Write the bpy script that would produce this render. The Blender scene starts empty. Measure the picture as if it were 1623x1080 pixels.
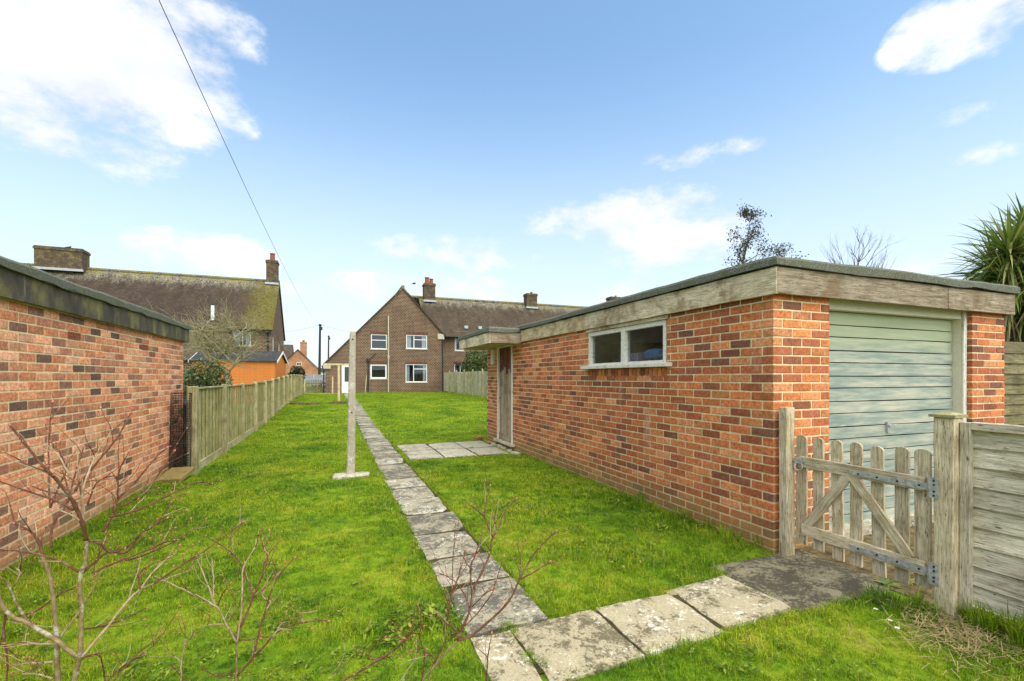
import bpy, bmesh, math, random
import numpy as np
from mathutils import Vector, Matrix
random.seed(7); rng = np.random.default_rng(7)
R = math.radians
scene = bpy.context.scene
# ------------------------------------------------------------------ camera
TH = R(21.2); CS, SN = math.cos(TH), math.sin(TH); F = 735.0; CX = 811.5; HZ = 599.0; CH = 1.427
cd = bpy.data.cameras.new('camera'); cam = bpy.data.objects.new('camera', cd); scene.collection.objects.link(cam)
cam.location = (0, 0, CH); cam.rotation_euler = (R(90), 0, -TH)
cd.sensor_width = 36; cd.lens = F/1623*36; cd.shift_y = (HZ-540)/1623; cd.clip_start = .05; cd.clip_end = 2000
scene.camera = cam
# ------------------------------------------------------------------ light, sky, exposure
SUN_EL, SUN_AZ = R(58), R(165)          # azimuth from +Y towards +X: the sun stands high behind the camera, veiled
sd = bpy.data.lights.new('sun', 'SUN'); sun = bpy.data.objects.new('sun', sd); scene.collection.objects.link(sun)
sd.energy = 2.2; sd.angle = R(100); sd.color = (1, .91, .78)
sdir = Vector((math.sin(SUN_AZ)*math.cos(SUN_EL), math.cos(SUN_AZ)*math.cos(SUN_EL), math.sin(SUN_EL)))
sun.rotation_euler = sdir.to_track_quat('Z', 'Y').to_euler()
scene.view_settings.view_transform = 'Standard'; scene.view_settings.look = 'None'
scene.view_settings.gamma = 1; scene.view_settings.exposure = 1.13
world = bpy.data.worlds.new('World'); scene.world = world; world.use_nodes = True
SKY_STRENGTH = .14
def pdir(x, y):
    d = (x-CX)/F; v = (HZ-y)/F
    return TH+math.atan(d), math.atan(v/math.sqrt(1+d*d))
def build_sky():
    nt = world.node_tree; nt.nodes.clear(); L = nt.links.new
    def nd(t, **k):
        n = nt.nodes.new(t)
        for a, b in k.items(): setattr(n, a, b)
        return n
    def m(op, a, b=None, c=None):
        n = nd('ShaderNodeMath', operation=op)
        for i, v in enumerate((a, b, c)):
            if v is None: continue
            if isinstance(v, (int, float)): n.inputs[i].default_value = v
            else: L(v, n.inputs[i])
        return n.outputs[0]
    sky = nd('ShaderNodeTexSky', sky_type='NISHITA', sun_disc=False, sun_elevation=SUN_EL, sun_rotation=SUN_AZ,
             air_density=1.0, dust_density=1.6, ozone_density=1.6, altitude=0)
    tc = nd('ShaderNodeTexCoord'); sep = nd('ShaderNodeSeparateXYZ'); L(tc.outputs['Generated'], sep.inputs[0])
    X, Y, Z = sep.outputs
    az = m('ARCTAN2', X, Y); el = m('ARCSINE', m('MINIMUM', m('MAXIMUM', Z, -1.0), 1.0))
    mp = nd('ShaderNodeMapping'); mp.inputs['Scale'].default_value = (1, 1, 1.9); L(tc.outputs['Generated'], mp.inputs[0])
    def noise(sc, det, ro):
        n = nd('ShaderNodeTexNoise'); n.inputs['Scale'].default_value = sc; n.inputs['Detail'].default_value = det
        n.inputs['Roughness'].default_value = ro; L(mp.outputs[0], n.inputs['Vector']); return n.outputs[0]
    n1 = noise(5.5, 10, .6); n2 = noise(19, 8, .62)
    blobs = []
    for (x, y, rx, ry, a) in [(90, 50, 280, 150, 1.5), (270, 25, 130, 80, 1.1), (280, 185, 85, 55, 1.0), (195, 225, 90, 60, .85), (20, 170, 130, 70, 1.1),
                              (340, 405, 110, 34, 1.0), (270, 400, 40, 20, .5), (650, 475, 150, 48, 1.1), (710, 402, 130, 26, .8), (985, 338, 170, 40, 1.0),
                              (1070, 372, 150, 52, 1.05), (1080, 250, 85, 20, .72), (1170, 233, 40, 18, .72), (1550, 28, 160, 62, .95), (1520, 185, 75, 20, .72),
                              (1550, 247, 80, 18, .7), (1245, 312, 60, 25, .62), (920, 468, 120, 26, .8), (1330, 440, 240, 26, .6), (30, 400, 100, 25, .45)]:
        a0, e0 = pdir(x, y); a1, _ = pdir(x+rx, y); _, e1 = pdir(x, y-ry)
        blobs.append((a0, e0, abs(a1-a0), max(abs(e1-e0), .012), a))
    for i in range(26):     # the same broken cloud goes on all round
        a0 = R(80)+i*R(235)/26+random.uniform(-.05, .05); e0 = random.choice([.1, .18, .3, .5, .75, 1.0])*random.uniform(.8, 1.2)
        blobs.append((a0 if a0 < math.pi else a0-2*math.pi, min(e0, 1.3), random.uniform(.12, .35)/max(math.cos(min(e0, 1.2)), .3), random.uniform(.04, .13), random.uniform(.6, 1.1)))
    acc = None
    for (a0, e0, sa, se, a) in blobs:
        da = m('MULTIPLY', m('SUBTRACT', az, a0), 1/sa); de = m('MULTIPLY', m('SUBTRACT', el, e0), 1/se)
        r2 = m('ADD', m('MULTIPLY', da, da), m('MULTIPLY', de, de))
        b = m('MULTIPLY', m('MAXIMUM', m('SUBTRACT', 1.0, m('MULTIPLY', r2, .5)), 0.0), a)
        acc = b if acc is None else m('MAXIMUM', acc, b)
    dens = m('ADD', acc, m('ADD', m('MULTIPLY', m('SUBTRACT', n1, .5), 2.6), m('MULTIPLY', m('SUBTRACT', n2, .5), 1.3)))
    dens = m('MULTIPLY', dens, m('MINIMUM', m('MULTIPLY', acc, 4.0), 1.0))
    mr = nd('ShaderNodeMapRange', interpolation_type='SMOOTHSTEP'); L(dens, mr.inputs[0])
    mr.inputs[1].default_value = .32; mr.inputs[2].default_value = 1.12
    shade = nd('ShaderNodeMapRange'); L(n1, shade.inputs[0]); shade.inputs[1].default_value = .35; shade.inputs[2].default_value = .7
    cm = nd('ShaderNodeMix', data_type='RGBA'); L(shade.outputs[0], cm.inputs[0])
    cm.inputs[6].default_value = (2.85, 2.95, 3.2, 1); cm.inputs[7].default_value = (3.95, 4.0, 4.1, 1)
    haze = nd('ShaderNodeMapRange', interpolation_type='SMOOTHERSTEP'); L(el, haze.inputs[0])      # paler air low down
    haze.inputs[1].default_value = .68; haze.inputs[2].default_value = -.02; haze.inputs[3].default_value = 0; haze.inputs[4].default_value = .76
    hz = nd('ShaderNodeMix', data_type='RGBA'); L(haze.outputs[0], hz.inputs[0])
    sk = nd('ShaderNodeMix', data_type='RGBA', blend_type='MULTIPLY'); sk.inputs[0].default_value = 1; L(sky.outputs[0], sk.inputs[6]); sk.inputs[7].default_value = (.86, .99, .96, 1)
    L(sk.outputs[2], hz.inputs[6]); hz.inputs[7].default_value = (3.05, 3.3, 3.65, 1)
    mx = nd('ShaderNodeMix', data_type='RGBA'); L(m('MULTIPLY', mr.outputs[0], .93), mx.inputs[0]); L(hz.outputs[2], mx.inputs[6]); L(cm.outputs[2], mx.inputs[7])
    bg = nd('ShaderNodeBackground'); bg.inputs[1].default_value = SKY_STRENGTH; L(mx.outputs[2], bg.inputs[0])
    out = nd('ShaderNodeOutputWorld'); L(bg.outputs[0], out.inputs[0])
build_sky()

# ------------------------------------------------------------------ helpers
def pix(x, y, t):
    d = (x-CX)/F
    return Vector((t*(CS*d+SN), t*(CS-SN*d), CH+(HZ-y)/F*t))
def pixX(x, X):
    d = (x-CX)/F; t = X/(CS*d+SN); return t*(CS-SN*d), t          # Y and depth of the pixel column on the plane X
def ground(x, y):
    s = min(max((y-12)/16, 0), 1); return .3*s*s*(3-2*s)
W = {}
def tag(o, label=None, cat=None, group=None, kind=None):
    for k, v in (('label', label), ('category', cat), ('group', group), ('kind', kind)):
        if v: o[k] = v
    return o
def link(o, M=None, parent=None):
    scene.collection.objects.link(o)
    M = M if M is not None else Matrix()
    o.matrix_basis = M; W[o.name] = M
    if parent is not None:
        o.parent = parent; o.matrix_parent_inverse = W[parent.name].inverted()
    return o
def empty(name, loc, label=None, cat=None, group=None, rz=0):
    o = bpy.data.objects.new(name, None); o.empty_display_size = .1
    link(o, Matrix.Translation(Vector(loc)) @ Matrix.Rotation(rz, 4, 'Z'))
    return tag(o, label, cat, group)
class MB:
    def __init__(s): s.v = []; s.f = []
    def quad(s, *p):
        n = len(s.v); s.v += [tuple(q) for q in p]; s.f.append(tuple(range(n, n+len(p)))); return s
    def box(s, lo, hi, M=None):
        x0, y0, z0 = lo; x1, y1, z1 = hi; n = len(s.v)
        P = [(x0,y0,z0),(x1,y0,z0),(x1,y1,z0),(x0,y1,z0),(x0,y0,z1),(x1,y0,z1),(x1,y1,z1),(x0,y1,z1)]
        if M is not None: P = [tuple(M @ Vector(p)) for p in P]
        s.v += P
        s.f += [tuple(n+i for i in q) for q in ((0,3,2,1),(4,5,6,7),(0,1,5,4),(1,2,6,5),(2,3,7,6),(3,0,4,7))]; return s
    def prism(s, poly, ext):           # poly: 3-D points, ext: vector
        n = len(s.v); k = len(poly); e = Vector(ext)
        s.v += [tuple(p) for p in poly]+[tuple(Vector(p)+e) for p in poly]
        s.f.append(tuple(range(n+k-1, n-1, -1))); s.f.append(tuple(range(n+k, n+2*k)))
        for i in range(k): j = (i+1) % k; s.f.append((n+i, n+j, n+k+j, n+k+i))
        return s
    def tube(s, pts, rad, seg=6, cap=True):
        pts = [Vector(p) for p in pts]; n = len(s.v); up = None
        for i, p in enumerate(pts):
            d = (pts[min(i+1, len(pts)-1)]-pts[max(i-1, 0)])
            d = d.normalized() if d.length > 1e-9 else Vector((0, 0, 1))
            if up is None: up = d.orthogonal().normalized()
            else:
                up = up-d*up.dot(d); up = up.normalized() if up.length > 1e-6 else d.orthogonal().normalized()
            w = d.cross(up); r = rad[i] if hasattr(rad, '__len__') else rad
            for k in range(seg):
                a = 2*math.pi*k/seg; s.v.append(tuple(p+up*(r*math.cos(a))+w*(r*math.sin(a))))
        for i in range(len(pts)-1):
            for k in range(seg):
                a = n+i*seg+k; b = n+i*seg+(k+1) % seg; s.f.append((a, b, b+seg, a+seg))
        if cap:
            s.f.append(tuple(n+k for k in range(seg-1, -1, -1))); m = n+(len(pts)-1)*seg; s.f.append(tuple(m+k for k in range(seg)))
        return s
    def mesh(s, name, smooth=False):
        me = bpy.data.meshes.new(name); me.from_pydata(s.v, [], s.f); me.validate()
        if smooth: me.polygons.foreach_set('use_smooth', [True]*len(me.polygons))
        me.update(); return me
    def build(s, name, mat, parent=None, M=None, smooth=False, local=None):
        """local: recentre the mesh on that point (so Object coordinates are local)"""
        if local is not None:
            l = Vector(local); s.v = [tuple(Vector(p)-l) for p in s.v]; M = Matrix.Translation(l)
        me = s.mesh(name, smooth)
        if mat: me.materials.append(mat)
        return link(bpy.data.objects.new(name, me), M, parent)
def bevel_box_mesh(name, sx, sy, sz, bev=.004, seg=0, jit=0.0, bulge=None):
    bm = bmesh.new(); bmesh.ops.create_cube(bm, size=1)
    bmesh.ops.scale(bm, vec=(sx, sy, sz), verts=bm.verts)
    if bev: bmesh.ops.bevel(bm, geom=list(bm.edges), offset=min(bev, sx*.3, sy*.3, sz*.3), segments=1, affect='EDGES', profile=.5)
    if seg:
        for i in range(1, seg):
            x = -sx/2+sx*i/seg
            bmesh.ops.bisect_plane(bm, geom=list(bm.verts)+list(bm.edges)+list(bm.faces), plane_co=(x, 0, 0), plane_no=(1, 0, 0))
        if jit:
            offs = {}
            for v in bm.verts:
                k = round(v.co.x, 3)
                if k not in offs: offs[k] = (random.gauss(0, jit), random.gauss(0, jit))
                v.co.y += offs[k][0]; v.co.z += offs[k][1]
    me = bpy.data.meshes.new(name); bm.to_mesh(me); bm.free(); return me
def board(name, p0, p1, wdir, w, th, mat, parent=None, bev=.003, seg=4, jit=.0012):
    """a board whose grain (local X) runs p0->p1; w along wdir, th across"""
    p0, p1 = Vector(p0), Vector(p1); ax = (p1-p0); L = ax.length; ax.normalize()
    y = Vector(wdir); y = (y-ax*y.dot(ax)).normalized(); z = ax.cross(y)
    M = Matrix.Translation((p0+p1)/2) @ Matrix((ax, y, z)).transposed().to_4x4()
    me = bevel_box_mesh(name, L, w, th, bev, seg, jit); me.materials.append(mat)
    return link(bpy.data.objects.new(name, me), M, parent)

# ------------------------------------------------------------------ materials
class NT:
    def __init__(s, name, rough=.85, spec=.3):
        s.m = bpy.data.materials.new(name); s.m.use_nodes = True; s.t = s.m.node_tree
        s.b = s.t.nodes['Principled BSDF']; s.b.inputs['Roughness'].default_value = rough; s.b.inputs['Specular IOR Level'].default_value = spec
    def n(s, typ, **k):
        q = s.t.nodes.new(typ)
        for a, b in k.items(): setattr(q, a, b)
        return q
    def L(s, a, b): s.t.links.new(a, b)
    def inp(s, sock, v):
        if isinstance(v, (int, float)): sock.default_value = v
        elif isinstance(v, (tuple, list)): sock.default_value = (*v, 1) if len(sock.default_value) == 4 and len(v) == 3 else v
        else: s.L(v, sock)
    def coord(s, which='Object', scale=(1, 1, 1), rnd=0.0, loc=(0, 0, 0)):
        if which == 'World': o = s.n('ShaderNodeNewGeometry').outputs['Position']
        else: o = s.n('ShaderNodeTexCoord').outputs[which]
        if rnd:
            r = s.n('ShaderNodeObjectInfo').outputs['Random']; c = s.n('ShaderNodeCombineXYZ')
            for i, f in enumerate((1, 3.7, 7.3)): s.L(s.math('MULTIPLY', r, rnd*f), c.inputs[i])
            a = s.n('ShaderNodeVectorMath', operation='ADD'); s.L(o, a.inputs[0]); s.L(c.outputs[0], a.inputs[1]); o = a.outputs[0]
        mp = s.n('ShaderNodeMapping'); mp.inputs['Scale'].default_value = scale; mp.inputs['Location'].default_value = loc; s.L(o, mp.inputs[0]); return mp.outputs[0]
    def noise(s, vec, sc, det=6, ro=.6, dist=0, out=0):
        q = s.n('ShaderNodeTexNoise'); q.inputs['Scale'].default_value = sc; q.inputs['Detail'].default_value = det
        q.inputs['Roughness'].default_value = ro; q.inputs['Distortion'].default_value = dist; s.L(vec, q.inputs['Vector']); return q.outputs[out]
    def math(s, op, a, b=0.0, c=0.0):
        q = s.n('ShaderNodeMath', operation=op)
        for i, v in enumerate((a, b, c)): s.inp(q.inputs[i], v)
        return q.outputs[0]
    def ramp(s, fac, stops, interp='LINEAR'):
        q = s.n('ShaderNodeValToRGB'); cr = q.color_ramp; cr.interpolation = interp
        while len(cr.elements) < len(stops): cr.elements.new(.5)
        for e, (p, c) in zip(cr.elements, stops):
            e.position = p; e.color = (*c, 1) if isinstance(c, (tuple, list)) else (c, c, c, 1)
        s.L(fac, q.inputs[0]); return q.outputs[0]
    def step(s, v, a, b):
        q = s.n('ShaderNodeMapRange', interpolation_type='SMOOTHSTEP'); s.L(v, q.inputs[0]); q.inputs[1].default_value = a; q.inputs[2].default_value = b; return q.outputs[0]
    def mix(s, fac, a, b, mode='MIX'):
        q = s.n('ShaderNodeMix', data_type='RGBA', blend_type=mode); s.inp(q.inputs[0], fac); s.inp(q.inputs[6], a); s.inp(q.inputs[7], b); return q.outputs[2]
    def sep(s, v):
        q = s.n('ShaderNodeSeparateXYZ'); s.L(v, q.inputs[0]); return q.outputs
    def bump(s, h, st=.4, dist=.01):
        q = s.n('ShaderNodeBump'); q.inputs['Strength'].default_value = st; q.inputs['Distance'].default_value = dist; s.L(h, q.inputs['Height']); s.L(q.outputs[0], s.b.inputs['Normal'])
    def col(s, c): s.inp(s.b.inputs['Base Color'], c); return s
def rnd_piece(k):
    r = k.n('ShaderNodeObjectInfo').outputs['Random']; i = k.n('ShaderNodeNewGeometry').outputs['Random Per Island']
    return k.math('FRACT', k.math('ADD', r, i))
def brick_mat(name, stops, moss_h, bleach):
    k = NT(name, .88, .25); r = rnd_piece(k); c = k.ramp(r, stops, 'CONSTANT')
    w = k.coord('World'); r2 = k.math('FRACT', k.math('MULTIPLY', r, 37.7))
    c = k.mix(1.0, c, k.ramp(r2, [(0, .85), (1, 1.3)]), 'MULTIPLY')
    n = k.noise(w, 42, 6, .75); c = k.mix(.95, c, k.ramp(n, [(.25, .55), (.5, 1.05), (.75, 1.55)]), 'MULTIPLY')
    n5 = k.noise(w, 21, 5, .65); c = k.mix(.8, c, k.ramp(n5, [(.3, .7), (.5, 1.05), (.7, 1.35)]), 'MULTIPLY')
    n2 = k.noise(w, 9, 6, .65); c = k.mix(k.math('MULTIPLY', k.step(n2, .55, .78), bleach), c, (.5, .3, .2))
    n4 = k.noise(w, 85, 3, .6); c = k.mix(k.math('MULTIPLY', k.step(n4, .62, .7), .7), c, (.06, .032, .022))
    z = k.sep(w)[2]; n3 = k.noise(w, 5, 6, .7)
    f = k.step(k.math('ADD', z, k.math('MULTIPLY', n3, .45)), moss_h+.32, moss_h+.05)
    c = k.mix(k.math('MULTIPLY', f, .7), c, (.26, .18, .06))
    wh = k.noise(k.coord('World', (1, 1, .35)), 3.1, 7, .7); c = k.mix(k.math('MULTIPLY', k.step(wh, .6, .74), .5), c, (.6, .47, .36)); k.col(c)
    k.bump(k.math('ADD', n, k.math('MULTIPLY', n4, .4)), .5, .006); return k.m
M = {}
M['brick'] = brick_mat('red_brick', [(0, (.45, .145, .048)), (.18, (.36, .105, .04)), (.36, (.5, .185, .066)), (.52, (.4, .125, .045)), (.66, (.29, .09, .04)), (.8, (.22, .078, .04)), (.88, (.5, .21, .09)), (.96, (.17, .072, .045))], .26, .42)
M['brick_pink'] = brick_mat('pink_red_brick', [(0, (.58, .24, .12)), (.16, (.5, .185, .088)), (.34, (.6, .28, .15)), (.52, (.47, .185, .092)), (.66, (.38, .155, .09)), (.78, (.23, .11, .07)), (.85, (.6, .3, .18)), (.95, (.13, .07, .05))], .2, .75)
def simple(name, c, rough=.7, spec=.3, metal=0, var=.25, sc=20, bump=.15, bd=.004):
    k = NT(name, rough, spec); k.b.inputs['Metallic'].default_value = metal
    w = k.coord('Object'); n = k.noise(w, sc, 6, .65)
    k.col(k.mix(1, c, k.ramp(n, [(.25, 1-var*1.6), (.75, 1+var)]), 'MULTIPLY'))
    if bump: k.bump(n, bump, bd)
    return k.m
def mortar():
    k = NT('cream_mortar', .95, .1); w = k.coord('World'); n = k.noise(w, 45, 6, .7); n2 = k.noise(w, 4, 5, .6)
    c = k.ramp(n, [(.25, (.5, .39, .2)), (.5, (.74, .61, .36)), (.8, (.84, .74, .5))])
    c = k.mix(k.math('MULTIPLY', k.step(n2, .5, .72), .4), c, (.42, .32, .17)); z = k.sep(w)[2]
    c = k.mix(k.math('MULTIPLY', k.step(k.math('ADD', z, k.math('MULTIPLY', n2, .4)), .45, .15), .6), c, (.2, .15, .05)); k.col(c); k.bump(n, .6, .005); return k.m
M['mortar'] = mortar()
def wood(name, dark, mid, light, stain=None, stain_amt=0.0, knots=True, green=0.0, fine=1.0):
    k = NT(name, .88, .2)
    g = k.coord('Object', (1.6, 26, 26), rnd=30); n = k.noise(g, 2.2*fine, 8, .7, .6)
    g2 = k.coord('Object', (5, 110, 110), rnd=17); n2 = k.noise(g2, 2, 4, .7)
    c = k.ramp(n, [(.28, dark), (.45, mid), (.7, light)])
    c = k.mix(.85, c, k.ramp(n2, [(.32, .35), (.48, 1.0), (.75, 1.4)]), 'MULTIPLY')
    pt = k.noise(k.coord('World', (1, 1, 1.4)), 2.6, 6, .7); c = k.mix(.8, c, k.ramp(pt, [(.3, (.5, .44, .36)), (.5, (1.0, .98, .95)), (.68, (1.25, 1.25, 1.27))]), 'MULTIPLY')
    r = k.n('ShaderNodeObjectInfo').outputs['Random']; c = k.mix(1, c, k.ramp(r, [(0, .8), (1, 1.15)]), 'MULTIPLY')
    if knots:
        v = k.n('ShaderNodeTexVoronoi'); v.inputs['Scale'].default_value = 1; k.L(k.coord('Object', (3.2, 8.5, 8.5), rnd=23), v.inputs['Vector'])
        c = k.mix(k.math('MULTIPLY', k.step(v.outputs[0], .075, .02), .85), c, (.08, .055, .035))
    fl = k.noise(k.coord('Object', (9, 75, 75), rnd=41), 2.0, 3, .6); c = k.mix(k.math('MULTIPLY', k.step(fl, .6, .68), .9), c, (dark[0]*.45, dark[1]*.42, dark[2]*.4))
    if stain:
        s = k.noise(k.coord('World', (1, 1, 1)), 3.2, 6, .7, .4); c = k.mix(k.math('MULTIPLY', k.step(s, .48, .66), stain_amt), c, stain)
    if green:
        s = k.noise(k.coord('World', (1, 1, .6)), 2.1, 6, .65); c = k.mix(k.math('MULTIPLY', k.step(s, .42, .66), green), c, (.19, .185, .045))
    k.col(c); k.bump(k.math('ADD', n, k.math('MULTIPLY', n2, .6)), .55, .006); return k.m
M['gate_wood'] = wood('silvered_gate_wood', (.2, .15, .09), (.5, .41, .27), (.72, .62, .44), (.34, .29, .12), .35)
M['lap_wood'] = wood('silvered_lap_board', (.25, .21, .14), (.56, .49, .36), (.76, .7, .55), None, 0)
M['fascia_pale'] = wood('pale_weathered_fascia', (.26, .2, .12), (.56, .47, .31), (.74, .66, .48), (.2, .12, .05), .7)
M['fascia_ochre'] = wood('ochre_weathered_fascia', (.17, .11, .05), (.47, .37, .2), (.64, .55, .37), (.12, .06, .025), .5)
M['fascia_brown'] = wood('brown_weathered_fascia', (.11, .085, .055), (.29, .23, .155), (.5, .43, .32), (.16, .09, .04), .6)
M['fence_wood'] = wood('olive_fence_board', (.13, .11, .04), (.32, .285, .12), (.5, .44, .24), None, 0, green=.45)
M['fence_pale'] = wood('pale_closeboard', (.26, .24, .14), (.46, .42, .27), (.6, .56, .4), None, 0, green=.25)
M['post_green'] = wood('mossy_post_wood', (.18, .15, .07), (.38, .34, .18), (.55, .49, .3), None, 0, green=.4)
M['new_post'] = wood('straw_timber', (.36, .27, .13), (.56, .45, .25), (.68, .57, .36), None, 0)
M['dark_lap'] = wood('dark_mossy_lap_board', (.05, .045, .02), (.15, .13, .065), (.3, .26, .15), None, 0, green=.4)
M['old_door'] = wood('weathered_plank_door', (.1, .07, .04), (.33, .25, .15), (.6, .51, .36), None, 0, knots=False, fine=.7)
M['door_red'] = wood('dark_red_brown_plank', (.05, .02, .012), (.12, .045, .025), (.2, .09, .05), None, 0, knots=False, fine=.7)  # darker red-brown wood for the upper planks of the side door
def dark_fascia():
    k = NT('dark_stained_fascia', .7, .35); w = k.coord('World', (1, 1.2, .8)); n = k.noise(w, 3.2, 7, .65, .3); n2 = k.noise(k.coord('World', (1, 9, .7)), 2, 6, .6)
    c = k.ramp(n, [(.3, (.035, .027, .018)), (.48, (.075, .06, .036)), (.58, (.15, .13, .045)), (.7, (.24, .21, .08))])
    c = k.mix(k.step(n2, .62, .74), c, (.2, .18, .12)); k.col(c); k.bump(n, .2, .004); return k.m
M['dark_fascia'] = dark_fascia()
def felt():
    k = NT('mineral_felt', .95, .15); w = k.coord('World'); n = k.noise(w, 90, 5, .8); n2 = k.noise(w, 4.5, 7, .7)
    c = k.ramp(n, [(.3, (.04, .045, .034)), (.5, (.13, .135, .1)), (.7, (.34, .35, .28))])
    c = k.mix(k.math('MULTIPLY', k.step(n2, .45, .68), .5), c, (.11, .11, .035)); k.col(c); k.bump(k.math('ADD', n, n2), .8, .012); return k.m
M['felt'] = felt()
def slab(name, base, crust, white, amt_d, amt_w):
    k = NT(name, .92, .2); w = k.coord('World'); r = k.n('ShaderNodeObjectInfo').outputs['Random']
    n1 = k.noise(w, 4.5, 8, .72, .4); n2 = k.noise(w, 34, 8, .8, .5); n3 = k.noise(w, 6.5, 7, .7, .8); n4 = k.noise(w, 120, 4, .7)
    c = k.mix(.7, base, k.ramp(n2, [(.25, .55), (.75, 1.3)]), 'MULTIPLY')
    rr = k.math('MULTIPLY', k.math('SUBTRACT', r, .5), .05)
    d = k.step(k.math('ADD', k.math('ADD', k.math('MULTIPLY', n1, .5), k.math('MULTIPLY', n2, .5)), rr), .56-amt_d, .62-amt_d); c = k.mix(d, c, crust)
    wh = k.step(k.math('SUBTRACT', k.math('ADD', k.math('MULTIPLY', n3, .38), k.math('MULTIPLY', k.noise(w, 30, 7, .8, .3), .62)), rr), .6-amt_w, .64-amt_w); c = k.mix(wh, c, white)
    c = k.mix(.6, c, k.ramp(n4, [(.3, .55), (.55, 1.05), (.75, 1.3)]), 'MULTIPLY')
    k.col(c); k.bump(k.math('ADD', n2, k.math('MULTIPLY', n4, .5)), .6, .008); return k.m
M['slab'] = slab('lichened_grey_slab', (.38, .335, .225), (.12, .11, .08), (.58, .55, .44), .085, .06)
M['slab_pale'] = slab('lichened_cream_slab', (.46, .39, .24), (.15, .125, .07), (.68, .63, .5), .065, .055)
M['slab_dark'] = slab('dark_concrete_pad', (.27, .235, .145), (.08, .07, .045), (.42, .38, .27), .09, .02)
M['slab_patio'] = slab('pale_patio_slab', (.47, .42, .3), (.17, .15, .1), (.66, .62, .52), .05, .06)
M['conc_post'] = slab('aggregate_concrete', (.42, .38, .29), (.2, .17, .12), (.6, .57, .48), .03, .05)
M['mossy_block'] = slab('mossy_concrete', (.27, .2, .07), (.13, .1, .035), (.35, .3, .16), .04, 0)
def worn_paint(name, paint, under, amt):
    k = NT(name, .65, .35); g = k.coord('Object', (2.5, 14, 14), rnd=11); n = k.noise(g, 3, 8, .7, .3); n2 = k.noise(k.coord('World'), 40, 5, .7)
    f = k.step(k.math('ADD', k.math('MULTIPLY', n, .7), k.math('MULTIPLY', n2, .3)), .6-amt, .67-amt); c = k.mix(f, paint, under)
    c = k.mix(.5, c, k.ramp(n2, [(.3, .7), (.7, 1.12)]), 'MULTIPLY'); k.col(c); k.bump(k.math('ADD', f, n2), .35, .004); return k.m
M['white_worn'] = worn_paint('flaking_white_paint', (.72, .69, .58), (.26, .22, .15), .06)
M['cream_frame'] = worn_paint('cream_frame_paint', (.66, .64, .47), (.42, .38, .26), .03)
def door_paint():
    k = NT('faded_green_paint', .6, .35); n = k.noise(k.coord('Object', (1.3, 12, 12), rnd=19), 2.2, 7, .65, .5); n2 = k.noise(k.coord('World', (1, 1, 9)), 1.9, 7, .62)
    c = k.ramp(n2, [(.3, (.17, .22, .195)), (.44, (.25, .3, .25)), (.54, (.36, .38, .3)), (.7, (.54, .5, .38))])
    z = k.sep(k.coord('World'))[2]; c = k.mix(k.math('MULTIPLY', k.step(k.math('ADD', z, k.math('MULTIPLY', n, .2)), 1.7, 2.0), .75), c, (.38, .43, .24))
    c = k.mix(k.step(n, .63, .72), c, (.55, .5, .34)); k.col(c); k.bump(n, .2, .003); return k.m
M['door_paint'] = door_paint()
M['gap'] = simple('shadow_gap_rebate', (.02, .022, .02), .9, .1, bump=0)
M['galv'] = simple('galvanised_steel', (.46, .46, .44), .6, .5, .4, .35, 45, .1, .001)
M['iron'] = simple('black_iron', (.03, .03, .03), .55, .4, .3)
M['black_plastic'] = simple('black_plastic', (.014, .016, .015), .4, .5)
M['upvc'] = simple('white_plastic', (.78, .79, .78), .4, .4, 0, .06, 6, 0)
M['stone_sill'] = simple('cream_sill', (.5, .45, .33), .85, .2)
M['unlit_room'] = simple('unlit_room_black', (.03, .026, .022), .9, .1)  # near-black colour stands in for the shade inside the house rooms
M['curtain'] = simple('pale_curtain', (.55, .58, .6), .9, .1, 0, .2, 30)
M['terracotta'] = simple('red_clay_pot', (.27, .09, .05), .85, .2)
M['lead'] = simple('lead_flashing', (.42, .45, .48), .6, .4)
M['pole'] = simple('creosoted_pole', (.06, .045, .032), .9, .1)
M['wire'] = simple('black_cable', (.03, .035, .045), .7, .2, bump=0)
M['orange'] = simple('orange_stained_boards', (.6, .2, .045), .75, .25, 0, .15, 12)
M['shed_felt'] = simple('slate_grey_felt', (.05, .052, .054), .95, .1, 0, .3, 25)
M['blue'] = simple('blue_cloth', (.05, .23, .42), .8, .2); M['lilac'] = simple('lilac_box', (.3, .27, .38), .8, .2); M['tan'] = simple('tan_board', (.3, .25, .18), .8, .2)
M['earth'] = simple('bare_earth', (.13, .085, .045), .95, .1, 0, .5, 14, .8, .02)
M['joint'] = simple('dark_joint_soil', (.06, .05, .02), .95, .1, 0, .5, 14, .6, .01)
M['feather'] = simple('black_feathers', (.012, .012, .014), .6, .3)
M['daisy_white'] = simple('daisy_petals', (.8, .8, .76), .7, .2, bump=0); M['daisy_eye'] = simple('daisy_eye', (.7, .45, .03), .7, .2, bump=0)
M['straw'] = simple('dry_straw', (.4, .3, .14), .9, .1, 0, .35, 8, 0)
M['tarmac'] = simple('tarmac', (.06, .06, .06), .9, .2); M['gravel'] = simple('mossy_gravel', (.16, .125, .06), .95, .1, 0, .6, 10, 1, .02)
M['hose'] = simple('green_pipe', (.02, .2, .11), .5, .4)
def car_paint(name, c):
    k = NT(name, .3, .5); k.b.inputs['Coat Weight'].default_value = .6; k.col(c); return k.m
M['silver'] = car_paint('silver_car_paint', (.36, .38, .4)); M['maroon'] = car_paint('maroon_car_paint', (.14, .025, .04)); M['tyre'] = simple('tyre_rubber', (.015, .015, .015), .9, .2); M['lamp'] = car_paint('lamp_lens', (.45, .46, .46))
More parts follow.
